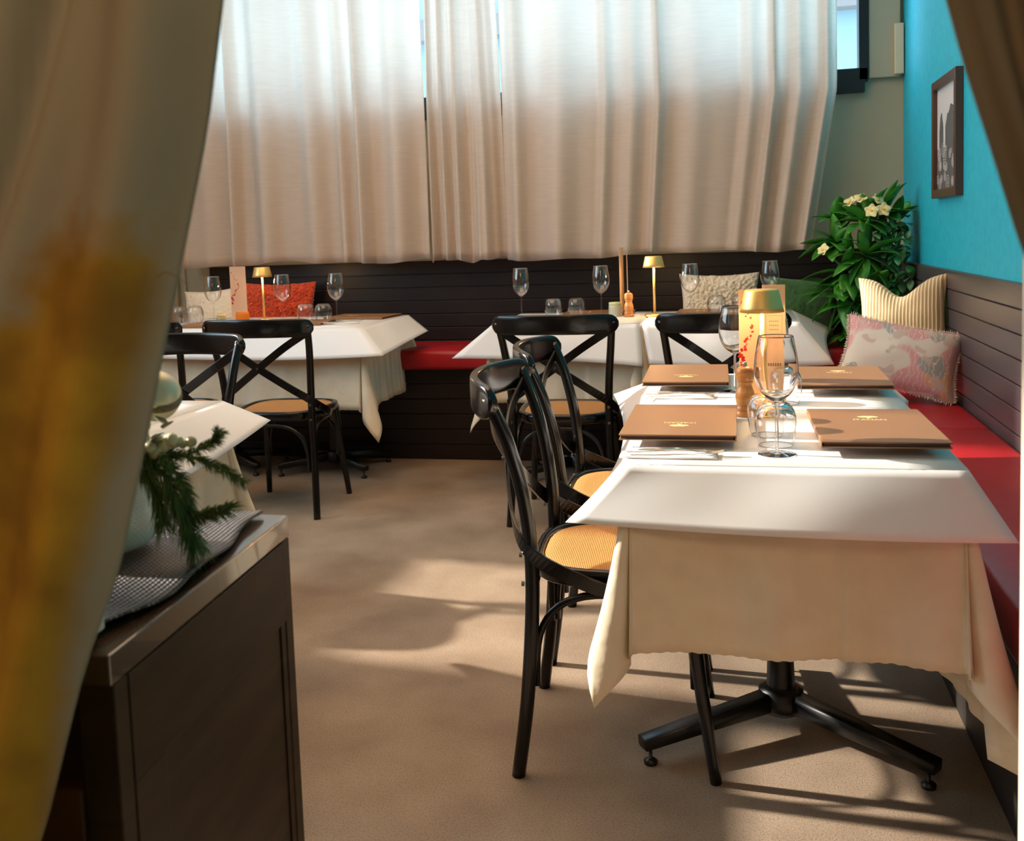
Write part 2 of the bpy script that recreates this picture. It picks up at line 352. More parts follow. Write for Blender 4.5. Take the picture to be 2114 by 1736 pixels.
def cushion_block(x0, x1, y0, y1, z0, z1, name, parent):
    return MB().box((x0, y0, z0), (x1, y1, z1)).build(name, M['red'], parent, smooth=True, bevel=.022)
bb = empty('bench', (-1.2, 5.28, 0), 0, 'built-in dark panelled bench with red seat along the curtained back wall', 'bench')
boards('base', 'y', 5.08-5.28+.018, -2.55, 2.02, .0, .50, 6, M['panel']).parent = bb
MB().box((-2.55, -.18, 0), (2.02, .2, .495)).build('body', M['dark'], bb, smooth=False)
for a, b_ in ((-2.55, -.95), (-.945, .62), (.625, 2.02)): cushion_block(a, b_, -.27, .215, .50, .606, 'seat_cushion', bb)
br_ = empty('bench', (.65, 3.1, 0), 0, 'built-in bench with red vinyl seat along the turquoise wall', 'bench')
MB().box((-.14, -1.93, 0), (.18, 1.90, .398)).build('base', M['dark'], br_, smooth=False)
for a, b_ in ((-1.93, .45), (.455, 1.90)): cushion_block(-.18, .18, a, b_, .40, .50, 'seat_cushion', br_)

# ------------------------------------------------------------------ window curtains
def win_curtain(x0, x1, y, z0, z1, n, seed, label, lx=None, rx=None, amp=.060, hem=0.0):
    rr = random.Random(seed); ph = [rr.uniform(0, 6.28) for _ in range(6)]
    lx = lx or (lambda z: x0); rx = rx or (lambda z: x1)
    # irregular fold centres
    ks = [0]
    while ks[-1] < 1: ks.append(ks[-1]+rr.choice((.45, .7, 1.0, 1.6))*rr.uniform(.85, 1.15)/n)
    ks = [k/ks[-1] for k in ks]
    am = [rr.uniform(.45, 1.3) for _ in ks]
    def fold(s):
        for i in range(len(ks)-1):
            if s <= ks[i+1] or i == len(ks)-2:
                t = (s-ks[i])/(ks[i+1]-ks[i]); t = min(max(t, 0), 1)
                q = .5-.5*math.cos(2*PI*t)
                return am[i]*(q**1.6)
        return 0
    def fn(s, t):
        z = z0+(z1-z0)*t
        s2 = min(1, max(0, s+.012*math.sin(5*s+ph[0]+t*1.5)*math.sin(PI*s)))
        d = fold(s2)*amp*(1.0+.35*(1-t))+.008*math.sin(60*s+ph[1]+2*t)*(1-t*.4)+.02*math.sin(2.1*t+ph[2]+7*s)
        zz = z
        if t < .01: zz = z+.010*math.sin(9*s+ph[3])+.006*math.sin(23*s+ph[4])+hem*s
        return (lx(z)*(1-s)+rx(z)*s, y-d, zz)
    o = MB().grid(fn, int(34*n), 40).build('window_curtain', M['curtain'], solid=.0016)
    tag(o, label, 'curtain', 'linen curtains across the back window'); return o
win_curtain(-3.30, -1.71, 5.36, 1.085, 3.25, 8.5, 3, 'pale linen curtain hanging above the left table with the rust cushion', rx=lambda z: -1.70-.012*max(0, z-1.7))
win_curtain(-1.69, -1.24, 5.37, 1.075, 3.25, 2.6, 5, 'narrow middle linen curtain between the two wide window curtains', lx=lambda z: -1.70+.02*max(0, z-1.7), rx=lambda z: -1.253-.02*max(0, z-1.7))
win_curtain(-1.25, .42, 5.35, 1.07, 3.25, 8.5, 11, 'wide linen curtain hanging beside the green plant in the corner', rx=lambda z: .375+.13*min(1, max(0, (z-1.1)/.8)), hem=.02)
win_curtain(-3.62, -3.44, 5.25, .3, 3.25, 2, 9, 'narrow pinkish curtain edge at the far left beside the grey moulding')

# ------------------------------------------------------------------ entrance curtains (close to the camera)
def prof(tab):
    def g_(z):
        for (za, xa), (zb, xb) in zip(tab, tab[1:]):
            if z >= zb or (zb, xb) == tab[-1]:
                return xa+(xb-xa)*(za-z)/(za-zb)
    return g_
eL = prof([(2.3, -.27), (1.6, -.30), (1.36, -.337), (1.284, -.352), (1.211, -.374), (1.132, -.398), (.966, -.443), (.892, -.476), (.763, -.524), (.6, -.60), (.3, -.70), (0.0, -.76)])
def crease(x, z): # depth of the folds
    e = eL(z)-x
    c1 = .125+.045*(1.37-z)/.2*.5
    d = .030*math.exp(-((e-c1)/.016)**2)+.018*math.sin(e*28+z*1.2)*min(1, e/.05)+.012*math.sin(e*61+2)
    d -= .028*math.exp(-((e-.035)/.03)**2)
    return d
def fL(s, t):
    z = .004+2.32*t; e = .72*s**1.15; x = eL(z)-e*(.80+.2*t)
    return (x, .62+crease(x, z)+.015*nz(x*5, z*3)-.04*s, z)
ec = empty('entrance_curtain', (0, 0, 0), 0, 'large brown curtain with mustard yellow print filling the left foreground', 'curtain')
MB().grid(fL, 110, 90).build('drape', M['entr'], ec, solid=.0022)
pth = bez([(-.392, .61, 1.180), (-.382, .605, 1.1835), (-.371, .60, 1.181), (-.363, .60, 1.1755)], 5)
MB().sweep(pth, .0004, n=5).build('loose_thread', M['inkd'], ec)
eR = prof([(2.3, .03), (1.6, .085), (1.322, .117), (1.282, .127), (1.241, .139), (1.182, .155), (1.10, .185), (1.0, .255), (.93, .305), (.80, .315), (.4, .31), (0.0, .31)])
def fR(s, t):
    z = .02+2.30*t; zz = z-.93
    wd = .12+.30*min(1, max(0, zz)/.75)**.8+.13*min(1, max(0, -zz)/.5)**.7
    x = eR(z)+wd*s
    return (x, .60+.02*math.sin(s*40+z*2)*min(1, s*12)*(.35+.65*min(1, abs(zz)*3))+.012*math.sin(s*17+z*5), z)
ecr = empty('entrance_curtain', (0, 0, 0), 0, 'plain brown curtain edge tied back at the upper right of the doorway', 'curtain')
MB().grid(fR, 80, 90).build('drape', M['entrplain'], ecr, solid=.0022)
MB().lathe([(1, -.02), (1.03, 0), (1, .02)], 24).build('tie_band', M['entrplain'], ecr, solid=.003, loc=(.365, .605, .93)).scale = (.078, .045, 1)
struct(MB().box((XL, 1.0, 2.32), (.2925, 1.14, ZC)).build('trim_6', M['warmwall'], smooth=False))
rod = MB().sweep([(-1.2, .62, 2.325), (.84, .62, 2.325)], .014, n=12).build('curtain_rod', M['matblack'])
tag(rod, 'black rod above the doorway carrying the brown entrance curtains', 'curtain rod')

# ------------------------------------------------------------------ chairs
def make_chair():
    t = empty('dining_chair', (0, 0, 0), 0, 'chair', 'chair')
    # rattan panel
    def seat_pt(a, k):
        cx, cy = math.cos(a), math.sin(a)
        e = .62; X = math.copysign(abs(cx)**e, cx); Y = math.copysign(abs(cy)**e, cy)
        return X*(.208+.018*Y)*k, Y*.20*k
    n = 40; vs = []; fs = []
    for j, (k, z) in enumerate(((1e-4, .466), (.4, .4655), (.7, .464), (.86, .4605), (.9, .452))):
        for i in range(n):
            x, y = seat_pt(2*PI*i/n, k); vs.append((x, y, z))
    for j in range(4):
        for i in range(n): fs.append((j*n+i, (j+1)*n+i, (j+1)*n+(i+1) % n, j*n+(i+1) % n)[::-1] if 0 else (j*n+i, j*n+(i+1) % n, (j+1)*n+(i+1) % n, (j+1)*n+i)[::-1])
    s = MB().add(vs, fs).build('seat', M['rattan'], t); s['label'] = 'honey coloured woven rattan seat'
    ring = []
    vs = []; fs = []; prf = ((.885, .449), (.885, .461), (.93, .466), (.985, .464), (1.0, .452), (1.0, .430), (.96, .424), (.90, .426))
    for k, z in prf:
        for i in range(n):
            x, y = seat_pt(2*PI*i/n, k); vs.append((x, y, z))
    m_ = len(prf)
    for j in range(m_):
        for i in range(n): fs.append((j*n+i, j*n+(i+1) % n, ((j+1) % m_)*n+(i+1) % n, ((j+1) % m_)*n+i))
    MB().add(vs, fs).build('seat_frame', M['black'], t)
    for s_ in (-1, 1):
        pts = bez([(s_*.218, -.225, 0), (s_*.208, -.198, .2), (s_*.200, -.182, .45), (s_*.206, -.192, .62), (s_*.220, -.222, .76), (s_*.232, -.262, .868)], 7)
        pts = [Vector((q_.x, q_.y, q_.z*.985)) for q_ in pts]; nn_ = len(pts); rad = [.0165-.0025*abs(i/(nn_-1)-.45) for i in range(nn_)]
        lg = MB().sweep(pts, rad, rad, 14, upv=(0, 1, 0)).build('rear_leg', M['black'], t)
        d = (pts[-1]-pts[-2]).normalized()
        MB().sweep([pts[-1]-d*.001, pts[-1]+d*.0016], .0128, .0128, 14, upv=(0, 1, 0)).build('end_grain', M['rawwood'], lg)
        pf = bez([(s_*.175, .155, .44), (s_*.188, .178, .22), (s_*.205, .208, 0)], 6)
        rad = [.0175-.0045*i/(len(pf)-1) for i in range(len(pf))]
        MB().sweep(pf, rad, rad, 14, upv=(0, 1, 0)).build('front_leg', M['black'], t)
    # top rail: bent board
    pr = bez([(-.252, -.246, .843), (-.205, -.280, .845), (-.10, -.318, .847), (0, -.329, .848), (.10, -.318, .847), (.205, -.280, .845), (.252, -.246, .843)], 8)
    m_ = len(pr); hh = [.040*math.sqrt(max(.10, 1-abs(2*i/(m_-1)-1)**9)) for i in range(m_)]
    MB().sweep(pr, .0105, hh, 16, box=True).build('top_rail', M['black'], t)
    # crossed straps, running on to the sides of the seat
    for s_ in (-1, 1):
        o = .004*s_
        ps = bez([(s_*.226, -.256, .822), (s_*.12, -.272+o, .755), (0, -.262+o, .670), (-s_*.12, -.235+o, .585), (-s_*.198, -.205, .528), (-s_*.226, -.15, .488), (-s_*.232, -.06, .448), (-s_*.222, -.005, .425)], 7)
        vs = []; fs = []; wd, th = .0165, .0038
        for i, q in enumerate(ps):
            tt = (ps[min(i+1, len(ps)-1)]-ps[max(i-1, 0)]).normalized()
            k = min(1, max(0, (i/(len(ps)-1)-.45)/.3)); out = Vector((-s_*k, -(1-k)-.15, 0)).normalized()
            wv = tt.cross(out).normalized(); out = wv.cross(tt).normalized()
            for a, b_ in ((-1, -1), (1, -1), (1, 1), (-1, 1)): vs.append(q+wv*wd*a+out*th*b_)
        for i in range(len(ps)-1):
            for k in range(4): fs.append((i*4+k, i*4+(k+1) % 4, (i+1)*4+(k+1) % 4, (i+1)*4+k))
        fs += [(3, 2, 1, 0), tuple((len(ps)-1)*4+k for k in range(4))]
        MB().add(vs, fs).build('cross_strap', M['black'], t, smooth=False, bevel=.0015)
    # hoops under the seat
    def hoop(a, b_, topz=.408):
        a, b_ = Vector(a), Vector(b_); pts = []
        for i in range(25):
            q = i/24; ca = -math.cos(PI*q); xx = .5+.5*math.copysign(abs(ca)**.75, ca)
            pts.append(a.lerp(b_, xx)+Vector((0, 0, (topz-.20)*math.sin(PI*q)**.6)))
        return pts
    hs = [((-.192, -.180, .20), (-.178, .165, .20)), ((.192, -.180, .20), (.178, .165, .20)), ((-.180, -.192, .20), (.180, -.192, .20)), ((-.172, .172, .20), (.172, .172, .20))]
    for a, b_ in hs: MB().sweep(hoop(a, b_), .0095, .0085, 8).build('hoop_brace', M['black'], t)
    for s_ in (-1, 1):
        for z_, yy in ((.50, -.203), (.435, -.200)):
            MB().sweep([(s_*.203, yy, z_), (s_*.203, yy-.006, z_)], .0055, n=8, upv=(0, 0, 1)).build('bolt', M['bolt'], t, smooth=False)
    MB().sweep([(0, -.272, .670), (0, -.278, .670)], .005, n=8).build('bolt', M['bolt'], t, smooth=False)
    return t
CH = Proto(make_chair())
G = 'black cross-back bentwood chairs'
CH.put((-.283, 2.285, 0), -PI/2+.06, 'black cross-back chair with rattan seat, nearest one at the front right table', G)
CH.put((-.31, 2.855, 0), -PI/2+.03, 'black cross-back chair directly behind the nearest chair, at the front right table', G)
CH.put((-.72, 4.125, 0), 0, 'black cross-back chair pushed up to the back table with the pepper mill, its left seat', G)
CH.put((-.055, 4.12, 0), -.03, 'black cross-back chair at the back table nearest the plant, behind the foreground menus', G)
CH.put((-2.03, 4.13, 0), .03, 'black cross-back chair seen whole at the back left table with the rust cushion', G)
CH.put((-2.64, 4.12, 0), .02, 'black cross-back chair mostly hidden by the brown curtain at the back left table', G)
CH.put((-1.955, 2.93, 0), PI+.10, 'black cross-back chair with blue sheen on its top rail behind the small left table', G)

# ------------------------------------------------------------------ tables, cloths and papers
def make_table(x0, x1, y0, y1, z, bases, label):
    cx, cy = (x0+x1)/2, (y0+y1)/2
    t = empty('dining_table', (cx, cy, 0), 0, label, 'table', 'cloth-covered dining tables')
    MB().box((x0-cx, y0-cy, z-.030), (x1-cx, y1-cy, z-.005)).build('tabletop', M['darkwood'], t, smooth=False, bevel=.003)
    for bx, by, rx, ry in bases:
        bx -= cx; by -= cy
        b_ = MB().lathe([(.034, .075), (.033, .11), (.031, .17), (.031, z-.06), (.10, z-.045), (.10, z-.032)], 20, (bx, by, 0)).build('pedestal', M['matblack'], t)
        mb = MB().lathe([(.045, .045), (.055, .06), (.052, .10), (.03, .11)], 20, (bx, by, 0))
        legs = [(-1, -1), (1, -1), (0, 1.5)] if z < .77 else [(-1, -1), (1, -1), (-1, 1), (1, 1)]
        for sx, sy in legs:
                mb.sweep([(bx, by, .078), (bx+sx*rx*.5, by+sy*ry*.5, .066), (bx+sx*rx, by+sy*ry, .053)], [.026, .023, .021], [.026, .02, .015], 8, box=True)
        mb.build('foot_cross', M['matblack'], t)
        for sx, sy in legs:
                MB().lathe([(.015, 0), (.016, .008), (.008, .014), (.004, .016), (.004, .045)], 12, (bx+sx*rx*.95, by+sy*ry*.95, 0)).build('levelling_foot', M['matblack'], t)
    return t
def cloth(x0, x1, y0, y1, z, ov, seed, label, flare=.03):
    """ov: overhang (left, right, front, back)"""
    rr = random.Random(seed); L_, R_, F_, B_ = ov; mb = MB()
    mb.grid(lambda s, t: (x0+(x1-x0)*s, y0+(y1-y0)*t, z), 16, 16)
    loop = []
    K = 26
    # corners (x, y, start angle, overhang along start normal, overhang along end normal)
    cs = [((x1, y0), -90, F_, R_), ((x1, y1), 0, R_, B_), ((x0, y1), 90, B_, L_), ((x0, y0), 180, L_, F_)]
    for ci, ((cx, cy), a0, o0, o1) in enumerate(cs):
        for i in range(K+1):
            q = i/K*90; qr = math.radians(q)
            Lq = min(o0/max(math.cos(qr), 1e-3), o1/max(math.sin(qr), 1e-3))
            # pleats: directions bunch towards the two flanks, radius peaks at the tip
            qd = q-12*math.sin(math.radians(q*4))+rr.uniform(-.5, .5)
            tipr = .17*math.exp(-((q-47)/20)**2)-.085*math.exp(-((q-20)/6)**2)-.085*math.exp(-((q-70)/6)**2)+.07*math.exp(-((q-8)/6)**2)+.07*math.exp(-((q-82)/6)**2)
            loop.append(((cx, cy), math.radians(a0+qd), Lq, .10+tipr, 1, q))
        (nx_, ny_) = cs[(ci+1) % 4][0]; m_ = 90
        for i in range(1, m_):
            k = i/m_; nd = math.radians(a0+90)
            loop.append(((cx+(nx_-cx)*k, cy+(ny_-cy)*k), nd, o1, None, 0, k))
    n = len(loop); T = 14; vs = []
    for j in range(T+1):
        t = j/T
        for (bx, by), a, Lq, fl, cor, q in loop:
            d = t*Lq
            px_, py_ = bx+by*1.7, by-bx*.6
            if cor: rad = fl*d*(.55+.45*t)+.004
            else:
                k_ = q; edge = min(1, min(q, 1-q)/.2)
                rad = .10*d*(.55+.45*t)*(1-.6*edge)+.004+.007*t*(math.exp(-((k_-.66)/.012)**2)-math.exp(-((k_-.63)/.03)**2)+.6*math.sin(k_*11+seed)*edge)+edge*(.007*math.sin(px_*19+seed)+.005*math.sin(px_*43+seed*2))*t
            lag = 1-math.exp(-t*12)
            zz = z-math.sqrt(max(0, d*d-min(rad, d*.9)**2))
            zz += .0012*math.sin(px_*260)*(1 if j == T else 0)
            vs.append((bx+math.cos(a)*rad*lag+math.cos(a)*.002, by+math.sin(a)*rad*lag+math.sin(a)*.002, zz-.0005))
    fs = [(j*n+i, (j+1)*n+i, (j+1)*n+(i+1) % n, j*n+(i+1) % n) for j in range(T) for i in range(n)]
    mb.add(vs, fs)
    o = mb.build('tablecloth', M['linen'], solid=.0018, offset=1)
    return tag(o, label, 'tablecloth', 'cream linen tablecloths')
def paper(x0, x1, y0, y1, z, tips, mids, label, seed=0):
    """tips: fl, fr, br, bl corner points; mids: hem points at the middle of front, right, back, left"""
    x0 -= .006; x1 += .006; y0 -= .006; y1 += .006
    c = [Vector((x0, y0, z)), Vector((x1, y0, z)), Vector((x1, y1, z)), Vector((x0, y1, z))]
    tips = [Vector(p) for p in tips]; mids = [Vector(p) for p in mids]; mb = MB()
    mb.grid(lambda s, t: (x0+(x1-x0)*s, y0+(y1-y0)*t, z+.0006), 6, 6)
    for k in range(4):
        a, b_, ta, tb, mi = c[k], c[(k+1) % 4], tips[k], tips[(k+1) % 4], mids[k]
        ctr = (mi*2-(ta+tb)/2)
        nrm = Vector((b_.y-a.y, a.x-b_.x, 0)).normalized()
        def fn(s, t):
            top = a.lerp(b_, s); hem = ta*(1-s)**2+ctr*2*s*(1-s)+tb*s*s
            q = top.lerp(hem, t)
            bulge = math.sin(PI*t)*(.004*math.sin(PI*s)+.004*math.sin(s*13+seed)*math.sin(PI*s))
            return q+nrm*bulge+Vector((0, 0, .0006))
        mb.grid(fn, 26, 8)
    o = mb.build('paper_table_cover', M['paper'], solid=.0007, offset=1)
    return tag(o, label, 'table paper', 'white paper table covers')

TZ = .755
make_table(-.21, .39, 1.88, 3.08, TZ-.004, [(.085, 2.365, .31, .225)], 'cloth-covered table in the right foreground with four brown menus')
cloth(-.21, .39, 1.88, 3.08, TZ-.004, (.285, .50, .36, .30), 3, 'cream linen tablecloth hanging from the right foreground table')
paper(-.212, .392, 1.878, 3.082, TZ-.001, [(-.338, 1.868, .637), (.478, 1.858, .628), (.50, 3.16, .66), (-.41, 3.24, .665)],
      [(.09, 1.815, .638), (.425, 2.45, .64), (.09, 3.13, .64), (-.30, 2.5, .645)], 'white paper cover on the right foreground table')
BZ = .785
make_table(-1.13, -.445, 4.49, 5.16, BZ-.004, [(-.79, 4.80, .26, .20)], 'cloth-covered back table with the pepper mill and closed jar')
cloth(-1.13, -.445, 4.49, 5.16, BZ-.004, (.36, .24, .36, .165), 5, 'cream tablecloth of the back table with the pepper mill')
paper(-1.132, -.446, 4.488, 5.162, BZ-.001, [(-1.325, 4.45, .635), (-.425, 4.40, .60), (-.43, 5.2, .66), (-1.28, 5.22, .67)],
      [(-.80, 4.42, .625), (-.427, 4.8, .67), (-.8, 5.2, .65), (-1.24, 4.8, .66)], 'white paper cover of the back table with the pepper mill', 1)
make_table(-.425, .25, 4.49, 5.14, BZ-.004, [(-.09, 4.80, .26, .20)], 'cloth-covered back table beside the plant, in front of the cream cushion')
cloth(-.425, .25, 4.49, 5.14, BZ-.004, (.20, .25, .34, .165), 8, 'cream tablecloth of the back table beside the plant')
paper(-.424, .252, 4.488, 5.142, BZ-.001, [(-.395, 4.42, .61), (.40, 4.43, .60), (.46, 5.18, .68), (-.415, 5.18, .67)],
      [(-.02, 4.41, .59), (.40, 4.8, .66), (-.1, 5.18, .65), (-.41, 4.8, .68)], 'white paper cover of the back table beside the plant', 2)
make_table(-3.0, -1.80, 4.50, 5.20, BZ-.004, [(-2.1, 4.82, .24, .19), (-2.7, 4.82, .24, .19)], 'long cloth-covered table at the back left')
cloth(-3.0, -1.80, 4.50, 5.20, BZ-.004, (.3, .40, .40, .165), 13, 'cream tablecloth of the long back left table')
paper(-3.002, -1.798, 4.498, 5.202, BZ-.001, [(-3.15, 4.45, .66), (-1.655, 4.40, .655), (-1.66, 5.14, .70), (-3.15, 5.25, .68)],
      [(-2.4, 4.42, .635), (-1.66, 4.80, .68), (-2.4, 5.25, .66), (-3.1, 4.8, .66)], 'white paper cover of the long back left table', 3)
make_table(-2.12, -1.465, 1.88, 2.555, TZ-.004, [(-1.80, 2.21, .25, .23)], 'small cloth-covered table behind the sideboard with the pine sprigs')
cloth(-2.12, -1.465, 1.88, 2.555, TZ-.004, (.33, .36, .36, .34), 21, 'cream tablecloth behind the pine sprigs on the left')
paper(-2.122, -1.463, 1.878, 2.557, TZ-.001, [(-2.25, 1.80, .64), (-1.34, 1.80, .63), (-1.322, 2.585, .695), (-2.25, 2.66, .65)],
      [(-1.8, 1.79, .63), (-1.345, 2.2, .635), (-1.8, 2.63, .65), (-2.25, 2.2, .65)], 'white paper cover on the small left table behind the bauble', 4)

# ------------------------------------------------------------------ tableware
def txt(body, size, m, parent, loc, rot=(0, 0, 0), name='lettering', ext=.0002, font_scale_x=1):
    cu = bpy.data.curves.new('t', 'FONT'); cu.body = body; cu.size = size; cu.align_x = 'CENTER'; cu.align_y = 'CENTER'; cu.extrude = ext
    to = bpy.data.objects.new('t', cu); C.objects.link(to); bpy.context.view_layer.update()
    me = bpy.data.meshes.new_from_object(to.evaluated_get(bpy.context.evaluated_depsgraph_get()))
    C.objects.unlink(to); bpy.data.objects.remove(to)
    o = bpy.data.objects.new(name, me); C.objects.link(o); me.materials.clear(); me.materials.append(m)
    o.parent = parent; o.location = loc; o.rotation_euler = rot; o.scale = (font_scale_x, 1, 1); return o
def make_menu():
    t = empty('menu', (0, 0, 0), 0, 'menu', 'menu')
    w_, h_ = .1175, .1775
    MB().box((-w_, -h_, .0095), (w_, h_, .0125)).build('front_cover', M['menu'], t, smooth=False, bevel=.001)
    MB().box((-w_, -h_, 0), (w_, h_, .003)).build('back_cover', M['menu'], t, smooth=False, bevel=.001)
    MB().box((-w_+.004, -h_+.004, .003), (w_-.004, h_-.004, .0095)).build('pages', M['menudark'], t, smooth=False)
    MB().box((-w_-.0015, -h_, 0), (-w_+.001, h_, .0125)).build('spine', M['menu'], t, smooth=False, bevel=.001)
    e = MB(); pts = []
    for i in range(28):
        a = 2*PI*i/28; k = 1+.10*math.sin(7*a)
        pts.append((.020*math.cos(a)*k, .080+.0095*math.sin(a)*k))
    e.prism(pts, .0125, .0128)
    e.prism([(-.0022, .073), (.0022, .073), (.0012, .064), (.006, .0605), (-.006, .0605), (-.0012, .064)][::-1], .0125, .0128)
    e.build('tree_emblem', M['gold'], t, smooth=False)
    txt('ITALIAN', .0155, M['gold'], t, (0, .048, .0126), font_scale_x=1.2)
    return t
MENU = Proto(make_menu())
def make_plate():
    o = MB().lathe([(1e-5, 0), (.055, 0), (.062, .002), (.088, .012), (.100, .0165), (.101, .018), (.098, .0185), (.086, .0145), (.060, .006), (1e-5, .005)], 40).build('plate', M['white'])
    return tag(o, 'plate', 'plate')
PLATE = Proto(make_plate())
def make_napkin():
    t = MB()
    t.grid(lambda s, q: (-.095+.19*s, -.026+.052*q, .0035+.0025*math.sin(PI*s)*math.sin(PI*q)+.0008*math.sin(s*9+q*5)), 16, 8)
    o = t.build('napkin', M['napkin'], solid=.0035); return tag(o, 'napkin', 'napkin')
NAP = Proto(make_napkin())
def make_fork():
    t = MB()
    pts = bez([(-.095, 0, .002), (-.04, 0, .003), (.02, 0, .006), (.045, 0, .003), (.06, 0, .002)], 6)
    n = len(pts); t.sweep(pts, [.006-.0035*min(1, i/(n*.6)) if i < n*.75 else .0025+.006*((i/n-.75)/.25) for i in range(n)], .0011, 8)
    for k in (-.0066, -.0022, .0022, .0066):
        t.sweep(bez([(.058, k, .002), (.075, k*1.05, .001), (.10, k, .0055)], 4), .0012, .0009, 6)
    o = t.build('fork', M['steel']); return tag(o, 'fork', 'fork')
def make_knife():
    t = empty('knife', (0, 0, 0), 0, 'knife', 'knife')
    MB().sweep([(-.105, 0, .003), (-.06, 0, .0032), (0, 0, .003)], [.0055, .006, .004], [.0022, .0026, .002], 10).build('handle', M['steel'], t)
    MB().prism([(0, -.005), (.09, -.006), (.108, -.001), (.10, .004), (0, .004)], .0024, .0036).build('blade', M['steel'], t, smooth=False)
    return t
FORK, KNIFE = Proto(make_fork()), Proto(make_knife())
def wine_prof(sc_=1, th=.0011):
    o = [(1e-5, .0005), (.034, .0003), (.0345, .0012), (.020, .0035), (.0055, .007), (.0036, .012), (.0034, .09), (.0042, .102), (.013, .108), (.028, .121), (.0385, .141), (.0425, .160), (.0420, .182), (.0385, .205), (.0335, .232)]
    i = [(r-th, z+.0012) for r, z in o[8:]]; i[0] = (.010, .1105); i[-1] = (o[-1][0]-th, o[-1][1])
    return o+[(o[-1][0]-th/2, o[-1][1]+.0005)]+i[::-1]+[(1e-5, .1085)]
def tumbler_prof(th=.0011):
    # standing upside down
    o = [(.0345, .0005), (.0385, .02), (.0415, .042), (.0405, .062), (.034, .079), (.024, .087), (1e-5, .0885)]
    i = [(1e-5, .0835), (.021, .0825), (.032, .0755), (.0392, .061), (.0402, .042), (.0373, .02), (.0335, .0005)]
    return i+[(.034, 0)]+o
def smoothp(p, n=3): return [(max(1e-5, q.x), q.y) for q in bez([(a, b, 0) for a, b in p], n)]
def make_wine(m):
    o = MB().lathe(smoothp(wine_prof()), 40).build('wine_glass', m); return tag(o, 'g', 'wine glass')
def make_tumbler(m):
    o = MB().lathe(smoothp(tumbler_prof()), 40).build('tumbler', m); return tag(o, 'g', 'glass')
WN, TN = Proto(make_wine(M['glass'])), Proto(make_tumbler(M['glass']))
WF, TF = Proto(make_wine(M['glassfar'])), Proto(make_tumbler(M['glassfar']))
def make_lamp():
    t = empty('table_lamp', (0, 0, 0), 0, 'lamp', 'table lamp')
    MB().lathe([(1e-5, 0), (.049, 0), (.050, .003), (.048, .010), (.010, .013), (1e-5, .013)], 36).build('base', M['brass'], t)
    MB().lathe([(.0062, .010), (.0055, .26)], 16).build('stem', M['brass'], t)
    sh = MB().lathe([(.0535, .240), (.050, .252), (.041, .292), (.039, .2945), (1e-5, .295)], 40)
    sh.lathe([(.0525, .240), (.040, .2915), (1e-5, .2920)], 40)
    sh.build('lamp_shade', M['brass'], t, solid=0)
    MB().lathe([(1e-5, .262), (.030, .262), (.032, .268), (1e-5, .270)], 24).build('light_disc', M['lampglow'], t)
    return t
LAMP = Proto(make_lamp())
def lamp_at(x, y, z, label, power=3.2):
    LAMP.put((x, y, z), 0, label, 'gold cordless table lamps')
    d = bpy.data.lights.new('lamp_bulb', 'POINT'); d.energy = power; d.color = (1, .62, .26); d.shadow_soft_size = .012
    o = bpy.data.objects.new('lamp_bulb', d); C.objects.link(o); o.location = (x, y-.012, z+.231)
def make_mill():
    t = empty('pepper_mill', (0, 0, 0), 0, 'mill', 'pepper mill')
    MB().lathe(smoothp([(1e-5, 0), (.024, 0), (.025, .008), (.0225, .012), (.0235, .018), (.0205, .026), (.0215, .034), (.023, .045), (.021, .058), (.0165, .072), (.019, .080), (.019, .083)], 3), 28).build('body', M['mill'], t)
    MB().lathe(smoothp([(.0185, .0835), (.0205, .089), (.0215, .101), (.019, .112), (.011, .118), (1e-5, .119)], 3), 28).build('head', M['mill'], t)
    MB().lathe([(.004, .117), (.0055, .122), (.0045, .128), (1e-5, .130)], 14).build('knob', M['steel'], t)
    return t
MILL = Proto(make_mill())
def card(x, y, z, w_, h_, rz, label, kind, name='table_card', tilt=.03, group=None):
    t = empty(name, (x, y, z), rz, label, 'card', group); t.rotation_euler = (-tilt, 0, rz)
    MB().box((-w_/2, -.0006, 0), (w_/2, .0006, h_)).build('sheet', M['card'], t, smooth=False)
    rr = random.Random(5)
    if kind == 'floral':
        mb = MB(); y_ = -.0009
        for i in range(34):
            zz = h_*(.30+.62*rr.random()); xx = -w_*.22+w_*.20*math.sin(zz*40)+rr.uniform(-.006, .006); r_ = rr.uniform(.0018, .0045)*(1.6 if zz < h_*.5 else 1)
            pts = [(xx+r_*math.cos(a)*rr.uniform(.5, 1.2), zz+r_*math.sin(a)*rr.uniform(.5, 1.3)) for a in [2*PI*k/7 for k in range(7)]]
            mb.add([(p_[0], y_, p_[1]) for p_ in pts]+[(p_[0], -.0006, p_[1]) for p_ in pts], [tuple(range(7)), *[(k, k+7, (k+1) % 7+7, (k+1) % 7) for k in range(7)]])
        mb.build('red_blossom_print', M['ink'], t, smooth=False)
    elif kind == 'text':
        mb = MB(); y0, y1 = -.0009, -.0005
        a, b_, c_, d_ = -w_*.36, w_*.36, h_*.54, h_*.74
        for q in (((a, c_), (b_, c_+.0006)), ((a, d_), (b_, d_+.0006)), ((a, c_), (a+.0006, d_)), ((b_-.0006, c_), (b_, d_))): mb.box((q[0][0], y0, q[0][1]), (q[1][0], y1, q[1][1]))
        for k in range(3):
            zz = h_*(.62+.035*k)
            for j in range(5): mb.box((-w_*.2+j*w_*.085, y0, zz), (-w_*.2+j*w_*.085+w_*.05, y1, zz+.0022))
        for k in range(6): mb.box((-w_*.35+k*w_*.12, y0, h_*.30), (-w_*.35+k*w_*.12+w_*.08, y1, h_*.325))
        mb.build('printed_text', M['inkd'], t, smooth=False)
    return t
